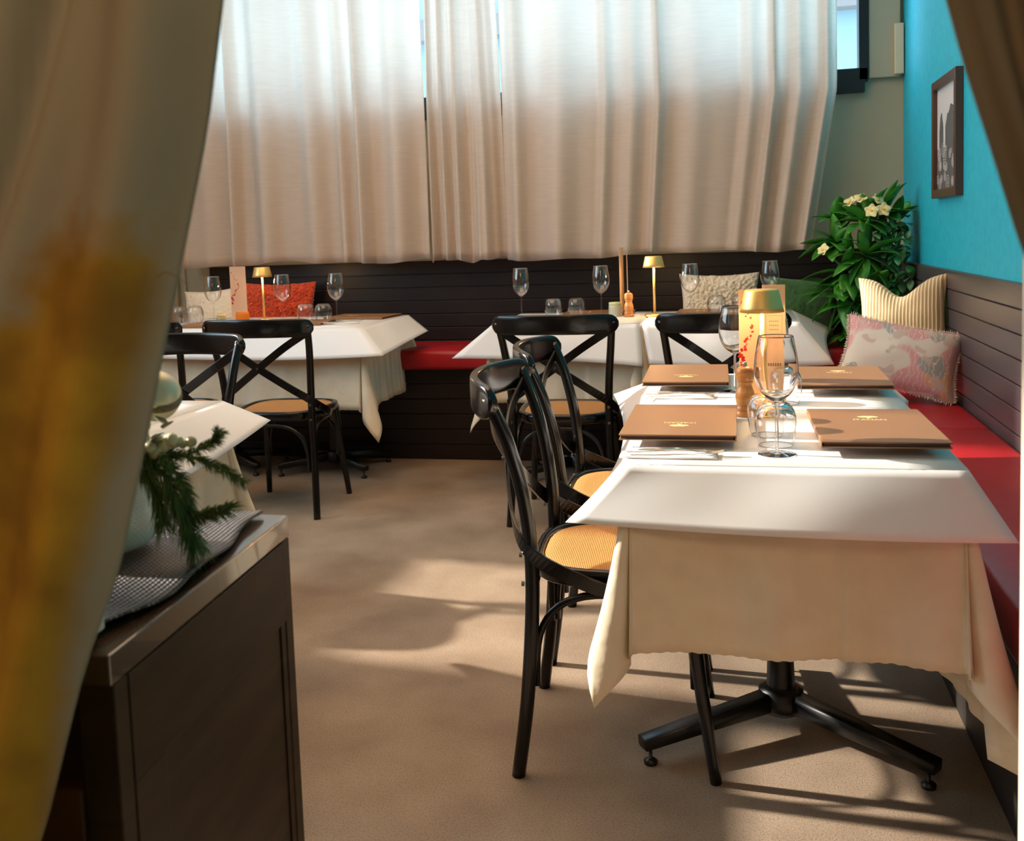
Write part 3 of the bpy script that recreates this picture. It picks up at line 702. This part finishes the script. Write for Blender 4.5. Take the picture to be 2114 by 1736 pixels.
def jar(x, y, z, label, col, lid, s=1, group=None):
    t = empty('jar', (x, y, z), 0, label, 'jar', group, scale=s)
    MB().lathe(smoothp([(1e-5, 0), (.027, 0), (.029, .004), (.029, .042), (.026, .048), (.026, .052)]), 28).build('body', col, t)
    if lid: MB().lathe([(.0272, .048), (.0280, .050), (.0280, .060), (1e-5, .0615)], 28).build('lid', lid, t)
    return t
P = TZ+.0012; Q = BZ+.0012
PG = 'white plates under the menus'; MG = 'brown menus on the foreground table'; NG = 'folded napkins with cutlery'
sett = [(-.127, 2.175, PI, 'left near', -1, 'the near left place, printed upside down', -.235),
        (-.150, 2.89, PI+.02, 'left far', -1, 'the far left place, printed upside down', -.25),
        (.268, 2.13, .01, 'right near', 1, 'the near right place, closest to the red bench', .212),
        (.272, 2.835, -.01, 'right far', 1, 'the far right place, below the pink cushion', .21)]
for x, y, rz, nm, sd_, lab, dn in sett:
    PLATE.put((x, y, P), 0, 'white plate under the brown menu at '+lab.split(',')[0], PG)
    MENU.put((x, y, P+.0188), rz, 'brown menu with gold tree emblem at '+lab, MG)
    # napkin on the diner's right
    yy = y+dn if sd_ < 0 else y+.205
    NAP.put((x+.012*sd_, yy, P+.0005), .0, 'folded white napkin at '+lab.split(',')[0], NG)
    FORK.put((x, yy-.008, P+.0085), .06 if sd_ < 0 else PI+.06, 'steel fork on the napkin at '+lab.split(',')[0], 'forks')
    KNIFE.put((x+.02, yy+.014, P+.0085), -.05 if sd_ < 0 else PI, 'steel knife on the napkin at '+lab.split(',')[0], 'knives')
WN.put((.0695, 1.973, P), 0, 'large clear wine glass nearest the table edge, among the menus', 'wine glasses on the foreground table')
WN.put((.084, 2.665, P), 0, 'clear wine glass standing behind the upturned tumblers, right of the pepper mill', 'wine glasses on the foreground table')
WN.put((-.012, 2.75, P), 0, 'clear wine glass half hidden behind the left edge of the near gold lamp', 'wine glasses on the foreground table')
TN.put((.070, 2.062, P), 0, 'upturned clear tumbler right behind the nearest wine glass stem', 'upturned tumblers on the foreground table')
TN.put((.056, 2.165, P), 0, 'second upturned tumbler, just behind the nearest one', 'upturned tumblers on the foreground table')
TN.put((.112, 2.56, P), 0, 'upturned tumbler farthest back on the foreground table', 'upturned tumblers on the foreground table')
lamp_at(.055, 2.47, P, 'gold table lamp on the foreground table in front of two lit cards', 1.7)
MILL.put((.012, 2.385, P), 0, 'wooden pepper mill on the foreground table before the floral card', 'pepper mills')
card(.031, 2.530, P+.001, .062, .29, .05, 'cream card with red blossoms standing left behind the near gold lamp', 'floral', tilt=-.0)
card(.086, 2.553, P+.001, .056, .30, -.06, 'cream card with a framed text standing right behind the near gold lamp', 'text', tilt=-.0)

# back right tables
for x, y, lab in ((-1.07, 4.86, 'far wine glass at the left end of the pepper mill table'), (-.672, 4.92, 'far wine glass just left of the jar on the pepper mill table'),
                  (-.228, 4.86, 'far wine glass in front of the left edge of the shaggy cream cushion'), (.152, 4.98, 'far wine glass in front of the green cushion, above the near gold lamp')):
    WF.put((x, y, Q), 0, lab, 'wine glasses on the back tables', 1.08)
for x, y, lab in ((-.915, 4.90, 'left one of the two upturned tumblers on the pepper mill table'), (-.800, 4.92, 'right one of the two upturned tumblers on the pepper mill table'),
                  (-.105, 4.92, 'upturned tumbler in front of the shaggy cream cushion'), (.012, 4.98, 'upturned tumbler beside the near lamp, right end of the cream cushion')):
    TF.put((x, y, Q), 0, lab, 'upturned tumblers on the back tables', 1.08)
lamp_at(-.402, 4.86, Q, 'slender gold table lamp on the back tables, beside the far pepper mill')
MILL.put((-.528, 4.86, Q), 0, 'small wooden pepper mill on the back table beside the jar', 'pepper mills', 1.0)
jar(-.600, 4.90, Q, 'glass jar with pale green lid beside the far pepper mill', mat('jar_sage', (.52, .50, .38), .2), mat('lid_green', (.50, .54, .30), .4), 1.15)
card(-.575, 4.99, Q, .07, .34, PI/2-.18, 'tall pale card seen edge-on between the jar and the far lamp', '', tilt=0)
card(-.548, 5.0, Q, .07, .31, PI/2+.15, 'second tall pale card fanned behind the first on the pepper mill table', '', tilt=0)
MENU.put((-.70, 5.04, Q), PI/2+.02, 'brown menu lying at the far side of the pepper mill table', 'menus on the back tables')
MENU.put((-.12, 5.0, Q), PI/2-.03, 'brown menu lying before the shaggy cream cushion', 'menus on the back tables')
NAP.put((-1.02, 4.66, Q), .2, 'folded white napkin at the left end of the pepper mill table', 'napkins on the back tables')
NAP.put((-.70, 4.62, Q), .1, 'folded white napkin behind the chair rail of the pepper mill table', 'napkins on the back tables')
# back left table
for x, y, lab in ((-2.775, 4.84, 'wine glass left of the tall lit card on the back left table'), (-2.372, 4.85, 'wine glass in front of the rust cushion'),
                  (-2.062, 4.84, 'wine glass at the right end of the back left table'), (-3.06, 4.82, 'wine glass half behind the brown curtain at the far left')):
    WF.put((x, y, Q), 0, lab, 'wine glasses on the back tables', 1.08)
for x, y, lab in ((-2.985, 4.84, 'leftmost upturned tumbler beside the brown curtain edge'), (-2.885, 4.83, 'upturned tumbler below the cream cushion at far left'),
                  (-2.235, 4.83, 'upturned tumbler in front of the right end of the rust cushion'), (-2.130, 4.82, 'upturned tumbler left of the rightmost glass on the back left table')):
    TF.put((x, y, Q), 0, lab, 'upturned tumblers on the back tables', 1.1)
lamp_at(-2.525, 4.93, Q, 'gold table lamp in front of the rust cushion on the back left table')
card(-2.655, 4.90, Q+.002, .088, .30, .15, 'tall cream card with red print glowing orange beside the back left lamp', 'floral', tilt=0)
jar(-2.585, 4.80, Q, 'small orange candle glass beside the back left lamp', add_translucent(mat('amber_glass', (.75, .30, .05), .2), (1, .5, .1), .5), None, 1.2)
jar(-2.690, 4.76, Q, 'short squat glass jar with gold lid by the tall lit card', mat('jar_green', (.40, .42, .25), .2), mat('lid_gold', (.6, .42, .12), .35), .85)
MENU.put((-2.00, 5.05, Q), PI/2-.12, 'dark menu lying at the right rear of the back left table', 'menus on the back tables')
MENU.put((-2.24, 4.72, Q), PI/2+.06, 'dark menu lying just above the chair rail on the back left table', 'menus on the back tables')
MENU.put((-2.66, 4.66, Q), PI/2-.05, 'dark menu lying between the two chairs on the back left table', 'menus on the back tables')
NAP.put((-1.985, 4.70, Q), .25, 'folded white napkin at the right front of the back left table', 'napkins on the back tables')
FORK.put((-1.97, 4.71, Q+.008), .5, 'fork lying on the napkin of the back left table', 'forks')
KNIFE.put((-1.99, 4.68, Q+.008), .55, 'knife lying on the napkin of the back left table', 'knives')

# ------------------------------------------------------------------ cushions
def cushion(name, w_, h_, th, m, loc, rot, label, dent=0, shag=0, n=26, parent_fringe=False, seed=0):
    mb = MB()
    def side(sg):
        def fn(a, b_):
            u_, v_ = 2*a-1, 2*b_-1
            e = ((1-u_*u_)*(1-v_*v_))
            x = w_/2*u_*(1-.09*math.cos(v_*PI/2)); y = h_/2*v_*(1-.09*math.cos(u_*PI/2))
            y -= dent*math.exp(-(u_/.42)**2)*((v_+1)/2)**1.5
            z = sg*th/2*max(0, e)**.42
            z *= 1+.12*nz(u_*2+seed, v_*2, sg)
            d = shag*e**.15*(nz(u_*w_*38, v_*h_*38, seed)+.6*nz(u_*w_*80, v_*h_*80, 5))
            return (x+d*.6, y+d*.7*(1 if abs(v_) > .9 else .3), z+sg*d*1.6)
        return fn
    mb.grid(side(1), n, n); k = len(mb.f)
    mb2 = MB(); mb2.grid(side(-1), n, n); mb.add(mb2.v, [q[::-1] for q in mb2.f])
    root = empty(name, loc, 0, label, 'cushion', 'loose cushions on the benches'); root.rotation_euler = rot
    o = mb.build('cover', m, root)
    if parent_fringe:
        fb = MB(); rr = random.Random(3)
        for e in range(4):
            for i in range(110):
                q = 2*(i+rr.random())/110-1
                if e < 2: x, y = w_/2*q*.97, (h_/2*(1-.09*math.cos(q*PI/2)))*(1 if e else -1); dx, dy = rr.uniform(-.3, .3), (1 if e else -1)
                else: y, x = h_/2*q*.97, (w_/2*(1-.09*math.cos(q*PI/2)))*(1 if e == 3 else -1); dy, dx = rr.uniform(-.3, .3), (1 if e == 3 else -1)
                l_ = rr.uniform(.007, .015); a = Vector((x, y, rr.uniform(-.003, .003))); d = Vector((dx, dy, rr.uniform(-.6, .6))).normalized()*l_
                fb.sweep([a, a+d*.6, a+d+Vector((0, 0, rr.uniform(-.003, .003)))], [.0019, .0016, .0006], n=4)
        fb.build('fringe', M['fringe'], root)
    return root
RX = PI/2
cushion('cushion', .36, .34, .15, M['knit'], (.665, 4.36, .815), (RX-.22, -.05, -.38), 'yellow knitted cushion with a dented top behind the pink floral one', dent=.075)
cushion('cushion', .44, .28, .16, M['floral'], (.615, 4.08, .675), (RX-.42, .20, -.16), 'pink and grey floral cushion with fringed edge on the red bench', parent_fringe=True)
cushion('cushion', .42, .34, .14, M['cream'], (-.10, 5.37, .80), (RX-.18, 0, 0), 'shaggy cream cushion on the back bench behind the right back table', shag=.012, n=70)
cushion('cushion', .34, .32, .12, M['green'], (.315, 5.33, .78), (RX-.15, .05, .1), 'dark green cushion between the cream cushion and the plant', shag=.003, n=40)
cushion('cushion', .46, .36, .14, M['orange'], (-2.65, 5.36, .80), (RX-.18, 0, .03), 'rust red shaggy cushion behind the back left table lamp', shag=.016, n=80)
cushion('cushion', .34, .32, .12, M['cream'], (-3.07, 5.33, .79), (RX-.2, -.06, .1), 'small cream cushion at the left end of the back bench', shag=.004, n=40)

# ------------------------------------------------------------------ corner plant
pl = empty('potted_plant', (.62, 5.22, .607), 0, 'large green artificial frangipani and ivy plant in the turquoise wall corner', 'plant')
MB().lathe([(1e-5, 0), (.085, 0), (.11, .16), (.115, .20), (.105, .20), (.10, .17), (1e-5, .165)], 28).build('pot', M['pot'], pl)
def leaf(mb, base, d, ln, wd, droop=.3, fold=.15, n=7, roll=0):
    d = Vector(d).normalized(); sd_ = d.cross(Vector((0, 0, 1)))
    if sd_.length < .1: sd_ = Vector((1, 0, 0))
    sd_.normalize(); nm = sd_.cross(d); sd_ = (sd_*math.cos(roll)+nm*math.sin(roll)); nm = sd_.cross(d)
    vs = []; p_ = Vector(base); dd = d.copy()
    for i in range(n+1):
        t = i/n; wv = wd*(math.sin(PI*min(1, t**.8))**.8)*.5+.0006
        vs += [p_-sd_*wv+nm*wv*fold*2, p_, p_+sd_*wv+nm*wv*fold*2]
        dd = (dd+Vector((0, 0, -droop/n))).normalized(); p_ = p_+dd*ln/n
    fs = []
    for i in range(n):
        for k in (0, 1): fs.append((i*3+k, i*3+k+1, (i+1)*3+k+1, (i+1)*3+k))
    mb.add(vs, fs)
rr = random.Random(12); lf = MB(); st = MB()
# rosettes in plant coordinates: centre, number, leaf length, main direction
ros = [((-.02, -.16, .60), 12, .20, (0, -.3, 1)), ((-.15, -.14, .50), 10, .17, (-.4, -.5, .6)), ((.08, -.12, .64), 11, .17, (.1, -.3, 1)), ((-.10, -.15, .36), 11, .22, (-.7, -.5, .1)),
       ((-.06, -.18, .20), 12, .20, (-.3, -.8, -.3)), ((-.13, -.10, .62), 8, .13, (-.2, -.3, 1)), ((-.02, -.20, .44), 12, .18, (.1, -1, .1)), ((-.12, -.14, .26), 9, .22, (-.7, -.5, -.2)),
       ((.14, -.05, .60), 8, .14, (.3, -.3, 1)), ((.02, -.19, .28), 10, .17, (.1, -1, -.1)), ((-.08, -.14, .06), 9, .16, (-.1, -.6, -.8)), ((.05, -.14, .10), 7, .15, (.1, -.7, -.7))]
for c_, n_, ln, dr in ros:
    c_ = Vector(c_); st.sweep(bez([(0, 0, .15), (c_.x*.4, c_.y*.3, (c_.z+.15)/2+.05), tuple(c_)], 6), .006, n=6)
    for i in range(n_):
        a = 2*PI*i/n_+rr.uniform(-.3, .3); m_ = Vector(dr).normalized(); o1 = m_.orthogonal().normalized(); o2 = m_.cross(o1)
        d = o1*math.cos(a)+o2*math.sin(a)+m_*rr.uniform(.2, .9)
        if d.y > .25: d.y = -d.y*.4
        d.x = min(d.x, .75 if c_.x < 0 else .25)
        leaf(lf, c_, d, ln*rr.uniform(.75, 1.15), .070*rr.uniform(.8, 1.2), rr.uniform(.3, 1.0), .12, roll=rr.uniform(-.5, .5))
st.build('stem', M['stem'], pl)
tag(lf.build('foliage', M['leaf'], pl, solid=.0008), None, None, kind='stuff')
iv = MB()
for i in range(420):
    x = rr.gauss(.10, .055); z = rr.uniform(-.02, .64); y = -.06-.16*rr.random()+.3*max(0, x-.12)
    x = min(x, .185); d = Vector((rr.uniform(-1, .25), -rr.uniform(.3, 1), rr.uniform(-1, .4)))
    leaf(iv, (x, y, z), d, rr.uniform(.04, .07), rr.uniform(.028, .044), .5, .1, 5, rr.uniform(-.8, .8))
tag(iv.build('ivy_foliage', M['ivy'], pl, solid=.0006), None, None, kind='stuff')
def flower(c_, nrm, s=.03):
    c_ = Vector(c_); nrm = Vector(nrm).normalized(); a1 = nrm.orthogonal().normalized(); a2 = nrm.cross(a1); mb = MB()
    for k in range(5):
        a = 2*PI*k/5; d = a1*math.cos(a)+a2*math.sin(a); sd_ = nrm.cross(d)
        vs = []
        for i in range(6):
            t = i/5; wv = s*.46*math.sin(PI*(.12+.88*t)**.9)**.8+.0004 if i < 5 else s*.06
            p_ = c_+d*s*t+nrm*s*(.28*t-.15*t*t+.12*math.sin(k))
            vs += [p_-sd_*wv, p_+nrm*s*-.04, p_+sd_*wv+nrm*s*.08]
        mb.add(vs, [(i*3+q, i*3+q+1, (i+1)*3+q+1, (i+1)*3+q) for i in range(5) for q in (0, 1)])
    fl = mb.build('flower', M['petal'], pl, solid=.0008)
    MB().sphere(c_+nrm*s*.08, s*.24, 6, .6).build('flower_centre', M['petalc'], fl)
for c_, nn_ in (((.00, -.27, .655), (-.1, -1, .3)), ((.055, -.26, .66), (.2, -1, .2)), ((-.045, -.22, .715), (-.3, -.6, .8)), ((.035, -.22, .705), (.4, -.6, .7)), ((-.215, -.22, .475), (-.6, -.7, .5)), ((-.09, -.2, .70), (-.6, -.5, .7))):
    flower(c_, nn_, .036)

# ------------------------------------------------------------------ framed picture on the right wall
pf = empty('picture_frame', (XR, 4.35, 1.545), 0, 'black and white beach print in a dark brown frame on the turquoise wall', 'picture')
hw, hh_ = .240, .245
mb = MB()
mb.box((-.030, -hw, -hh_), (0, -hw+.035, hh_)).box((-.030, hw-.035, -hh_), (0, hw, hh_)).box((-.030, -hw+.035, -hh_), (0, hw-.035, -hh_+.035)).box((-.030, -hw+.035, hh_-.035), (0, hw-.035, hh_))
mb.build('frame', mat('frame_wood', (.075, .035, .022), .35), pf, smooth=False, bevel=.002)
pr = MB().box((-.012, -hw+.03, -hh_+.03), (-.004, hw-.03, hh_-.03)).build('print', mat('print_sky', (.62, .62, .62), .4), pf, smooth=False)
def ppoly(mb, pts, x=-.0125): n = len(pts); mb.add([(x, p_[0], p_[1]) for p_ in pts]+[(x+.0005, p_[0], p_[1]) for p_ in pts], [tuple(range(n)), *[(k, (k+1) % n, (k+1) % n+n, k+n) for k in range(n)]])
mb = MB()
def hump(y0, y1, z0, z1, jag, seed):
    q = random.Random(seed); pts = [(y0, z0)]
    for i in range(13):
        t = i/12; pts.append((y0+(y1-y0)*t, z0+(z1-z0)*math.sin(PI*(.08+.84*t))**.5+q.uniform(-jag, jag)))
    return pts+[(y1, z0)]
ppoly(mb, hump(-.20, .04, -.04, .12, .010, 1)); ppoly(mb, hump(.08, .16, -.04, .105, .008, 2)); ppoly(mb, [(-.22, -.215), (.22, -.215), (.22, -.04), (-.22, -.04)])
mb.build('dark_cliff_print', mat('print_dark', (.10, .10, .10), .5), pr, smooth=False)
mb = MB(); q = random.Random(4)
for i in range(26):
    cy, cz, r_ = q.uniform(-.19, .19), q.uniform(-.20, -.03), q.uniform(.014, .038)
    for k in range(3):
        ro, ri = r_*(1-k*.36), r_*(1-k*.36)-.004
        if ri < .001: continue
        pts = [(cy+ro*math.cos(a), cz*1.0+ro*.8*math.sin(a)) for a in [2*PI*j/14 for j in range(14)]]; pin = [(cy+ri*math.cos(a), cz+ri*.8*math.sin(a)) for a in [2*PI*j/14 for j in range(14)]]
        xx = -.0130-.00002*i
        mb.add([(xx, *p_) for p_ in pts]+[(xx, *p_) for p_ in pin], [(j, (j+1) % 14, (j+1) % 14+14, j+14) for j in range(14)])
mb.build('parasol_print', mat('print_light', (.55, .55, .55), .5), pr, smooth=False)

# ------------------------------------------------------------------ sideboard, runner, vase, bouquet
SB = empty('sideboard', (-.531, .722, 0), .088, 'dark stained wooden sideboard in the left foreground under a black runner', 'sideboard')
W_, D_, HT = .80, .43, .852
MB().box((-W_, 0, HT-.028), (-.002, D_, HT)).build('top', mat('polished_top_wood', (.05, .028, .015), .22, spec=.7, coat=.4), SB, smooth=False, bevel=.002)
for xx in (-.024, -W_+.004):
    for yy in (.004, D_-.026): MB().box((xx-.012, yy, 0), (xx+.022, yy+.024, HT-.028)).build('corner_post', M['darkwood'], SB, smooth=False, bevel=.002)
sp_ = MB().box((-.016, .028, .08), (-.006, D_-.026, HT-.028))
sp_.box((-.006, .028, HT-.13), (-.001, D_-.026, HT-.029)); sp_.box((-.006, .028, .08), (-.001, .085, HT-.13)); sp_.box((-.006, D_-.040, .08), (-.0035, D_-.026, HT-.13))
sp_.build('side_panel', M['darkwood'], SB, smooth=False, bevel=.0015)
MB().box((-W_+.026, D_-.02, .08), (-.036, D_-.008, HT-.028)).build('back_panel', M['darkwood'], SB, smooth=False)
MB().box((-W_+.026, .03, .08), (-.036, D_-.02, .10)).build('bottom_panel', M['darkwood'], SB, smooth=False)
for k in range(2):
    x1 = -.038-k*.365
    dr = MB().box((x1-.36, .004, .10), (x1, .022, HT-.125)).build('door', mat('reddish_door_wood%d' % k, (.11, .035, .012), .35), SB, smooth=False, bevel=.003)
    MB().lathe([(.004, 0), (.004, .012), (.011, .016), (.012, .022), (1e-5, .026)], 16).build('knob', M['matblack'], dr, loc=(x1-.018 if k == 0 else x1-.345, .004, HT-.20)).rotation_euler = (PI/2, 0, 0)
# wavy black runner on the sideboard
cr_, sr_ = math.cos(.088), math.sin(.088)
def runner(s, t):
    ly = .008+.415*t; edge = -.016-.007*math.sin(3.0*t*PI+.6)-.005*math.sin(15*t+1)-.022*t**10-.012*(1-t)**8
    lx = -.74+(edge+.74)*s
    lz = HT+.0035+.0018*(1+math.sin(lx*14+ly*30))*.5+.0022*math.exp(-((s-1)/.05)**2)*(1+math.sin(ly*38))
    return (lx, ly, lz)
rn = MB().grid(runner, 90, 60).build('table_runner', M['runner'], solid=.0025, offset=1); rn.location = SB.location; rn.rotation_euler = SB.rotation_euler
tag(rn, 'black woven runner with wavy edge lying on the sideboard', 'runner')
# vase
vz = HT+.0115
va = MB().lathe(smoothp([(1e-5, .0), (.035, .0), (.054, .006), (.0615, .022), (.0615, .05), (.059, .10), (.056, .135), (.056, .142), (.0535, .142), (.054, .10), (.056, .03), (.04, .012), (1e-5, .010)], 4), 56).build('flower_vase', M['vase'], loc=(-.708, .962, vz))
tag(va, 'pale green embossed ceramic vase on the black runner', 'vase')
bx = MB().box((-.16, -.105, 0), (0, -.002, .055)).build('cream_box', mat('cream_box_card', (.62, .58, .42), .6), smooth=False, bevel=.002, loc=(-.5575, .800-.045, vz-.001)); bx.rotation_euler = (0, 0, .11)
tag(bx, 'cream box on the runner half behind the brown curtain', 'box')
bq = empty('pine_bouquet', (-.690, .965, vz+.11), 0, 'christmas arrangement of pine sprigs, pale berries and a bauble in the vase', 'bouquet')
def sprig(path, ln, dens, spread=1.0, parent=bq, seed=0):
    q = random.Random(seed); pts = bez(path, 8); mb = MB(); mb.sweep(pts, .0018, n=5)
    for i in range(len(pts)-1):
        a, b_ = pts[i], pts[i+1]; t = (b_-a).normalized(); o1 = t.orthogonal().normalized(); o2 = t.cross(o1)
        for k in range(dens):
            p_ = a.lerp(b_, q.random()); an = q.uniform(0, 2*PI); d = ((o1*math.cos(an)+o2*math.sin(an))*spread+t*q.uniform(.7, 1.3)).normalized()
            l_ = ln*q.uniform(.7, 1.1); sd_ = d.cross(Vector((q.random(), q.random(), q.random()))).normalized()*.0006
            m_ = p_+d*l_*.6; e_ = p_+d*l_+Vector((0, 0, -l_*.18))
            n0 = sd_.cross(d).normalized()*.0005
            mb.add([p_-sd_, p_+sd_, p_+n0, m_-sd_, m_+sd_, m_+n0, e_], [(0, 1, 4, 3), (1, 2, 5, 4), (2, 0, 3, 5), (3, 4, 6), (4, 5, 6), (5, 3, 6)])
    return mb.build('pine_sprig', M['pine'], parent, smooth=False)
o_ = Vector((-.690, .965, vz+.11))
def rel(*P_): return [tuple(Vector(p_)-o_) for p_ in P_]
sprig(rel((-.67, .96, .985), (-.615, .96, .970), (-.565, .96, .985), (-.553, .96, .998)), .014, 26, seed=1)
sprig(rel((-.66, .96, .985), (-.60, .955, .975), (-.555, .955, .962), (-.524, .955, .945)), .013, 28, seed=2)
sprig(rel((-.655, .95, .985), (-.61, .94, .955), (-.585, .93, .915), (-.572, .93, .880)), .030, 34, .65, seed=3)
sprig(rel((-.66, .95, .985), (-.61, .94, .972), (-.585, .94, .94), (-.582, .94, .91)), .016, 26, seed=4)
sprig(rel((-.66, .95, .98), (-.635, .94, .96), (-.618, .935, .935), (-.608, .93, .905)), .026, 26, .55, seed=5)
sprig(rel((-.60, .94, .925), (-.575, .935, .912), (-.555, .935, .915), (-.53, .93, .922)), .020, 20, .7, seed=6)
sprig(rel((-.68, .98, .99), (-.67, .985, 1.02), (-.655, .98, 1.05), (-.64, .975, 1.075)), .014, 22, seed=7)
ba = MB().sphere((0, 0, 0), .0285, 20).build('bauble', mat('pearl_gold_bauble', (.72, .66, .44), .42, .25), bq, loc=Vector((-.644, .985, 1.034))-o_)
bb_ = MB()
bb_.grid(lambda s, t: tuple(Matrix.Rotation(.42, 3, 'Y') @ Matrix.Rotation(.35, 3, 'X') @ Vector((.0292*math.cos(2*PI*s)*math.cos(-.05+.32*t), .0292*math.sin(2*PI*s)*math.cos(-.05+.32*t), .0292*math.sin(-.05+.32*t)))), 60, 6)
bb_.build('glitter_band', mat('glitter', (.07, .06, .035), .5, .3, col2=(.45, .38, .22), nscale=900, bump=.8, bscale=900), ba)
q = random.Random(9)
mber = mat('pale_berries', (.62, .58, .34), .4)
for i in range(26):
    c_ = Vector((-.622+q.gauss(0, .022), .945+q.uniform(-.012, .015), .985+q.gauss(0, .014)))-o_
    MB().sphere((0, 0, 0), q.uniform(.0048, .0078), 8).build('berry', mber, bq, loc=c_)
fl_ = MB()
for i in range(16):
    c_ = Vector((-.635+q.gauss(0, .022), .945, .995+q.gauss(0, .016)))-o_
    leaf(fl_, c_, (q.uniform(-1, 1), -q.uniform(.1, 1), q.uniform(-.3, 1)), .020, .012, .2, .1, 5)
for i in range(9):
    c_ = Vector((-.640+q.gauss(0, .004), .965, 1.062+.012*q.random()))-o_
    leaf(fl_, c_, (q.uniform(-1, .6), -q.uniform(.1, 1), q.uniform(0, 1)), .018, .011, .2, .1, 5)
fl_.build('frosted_leaves', mat('frosted_leaf', (.34, .35, .24), .8, bump=.8, bscale=400), bq, solid=.0006)
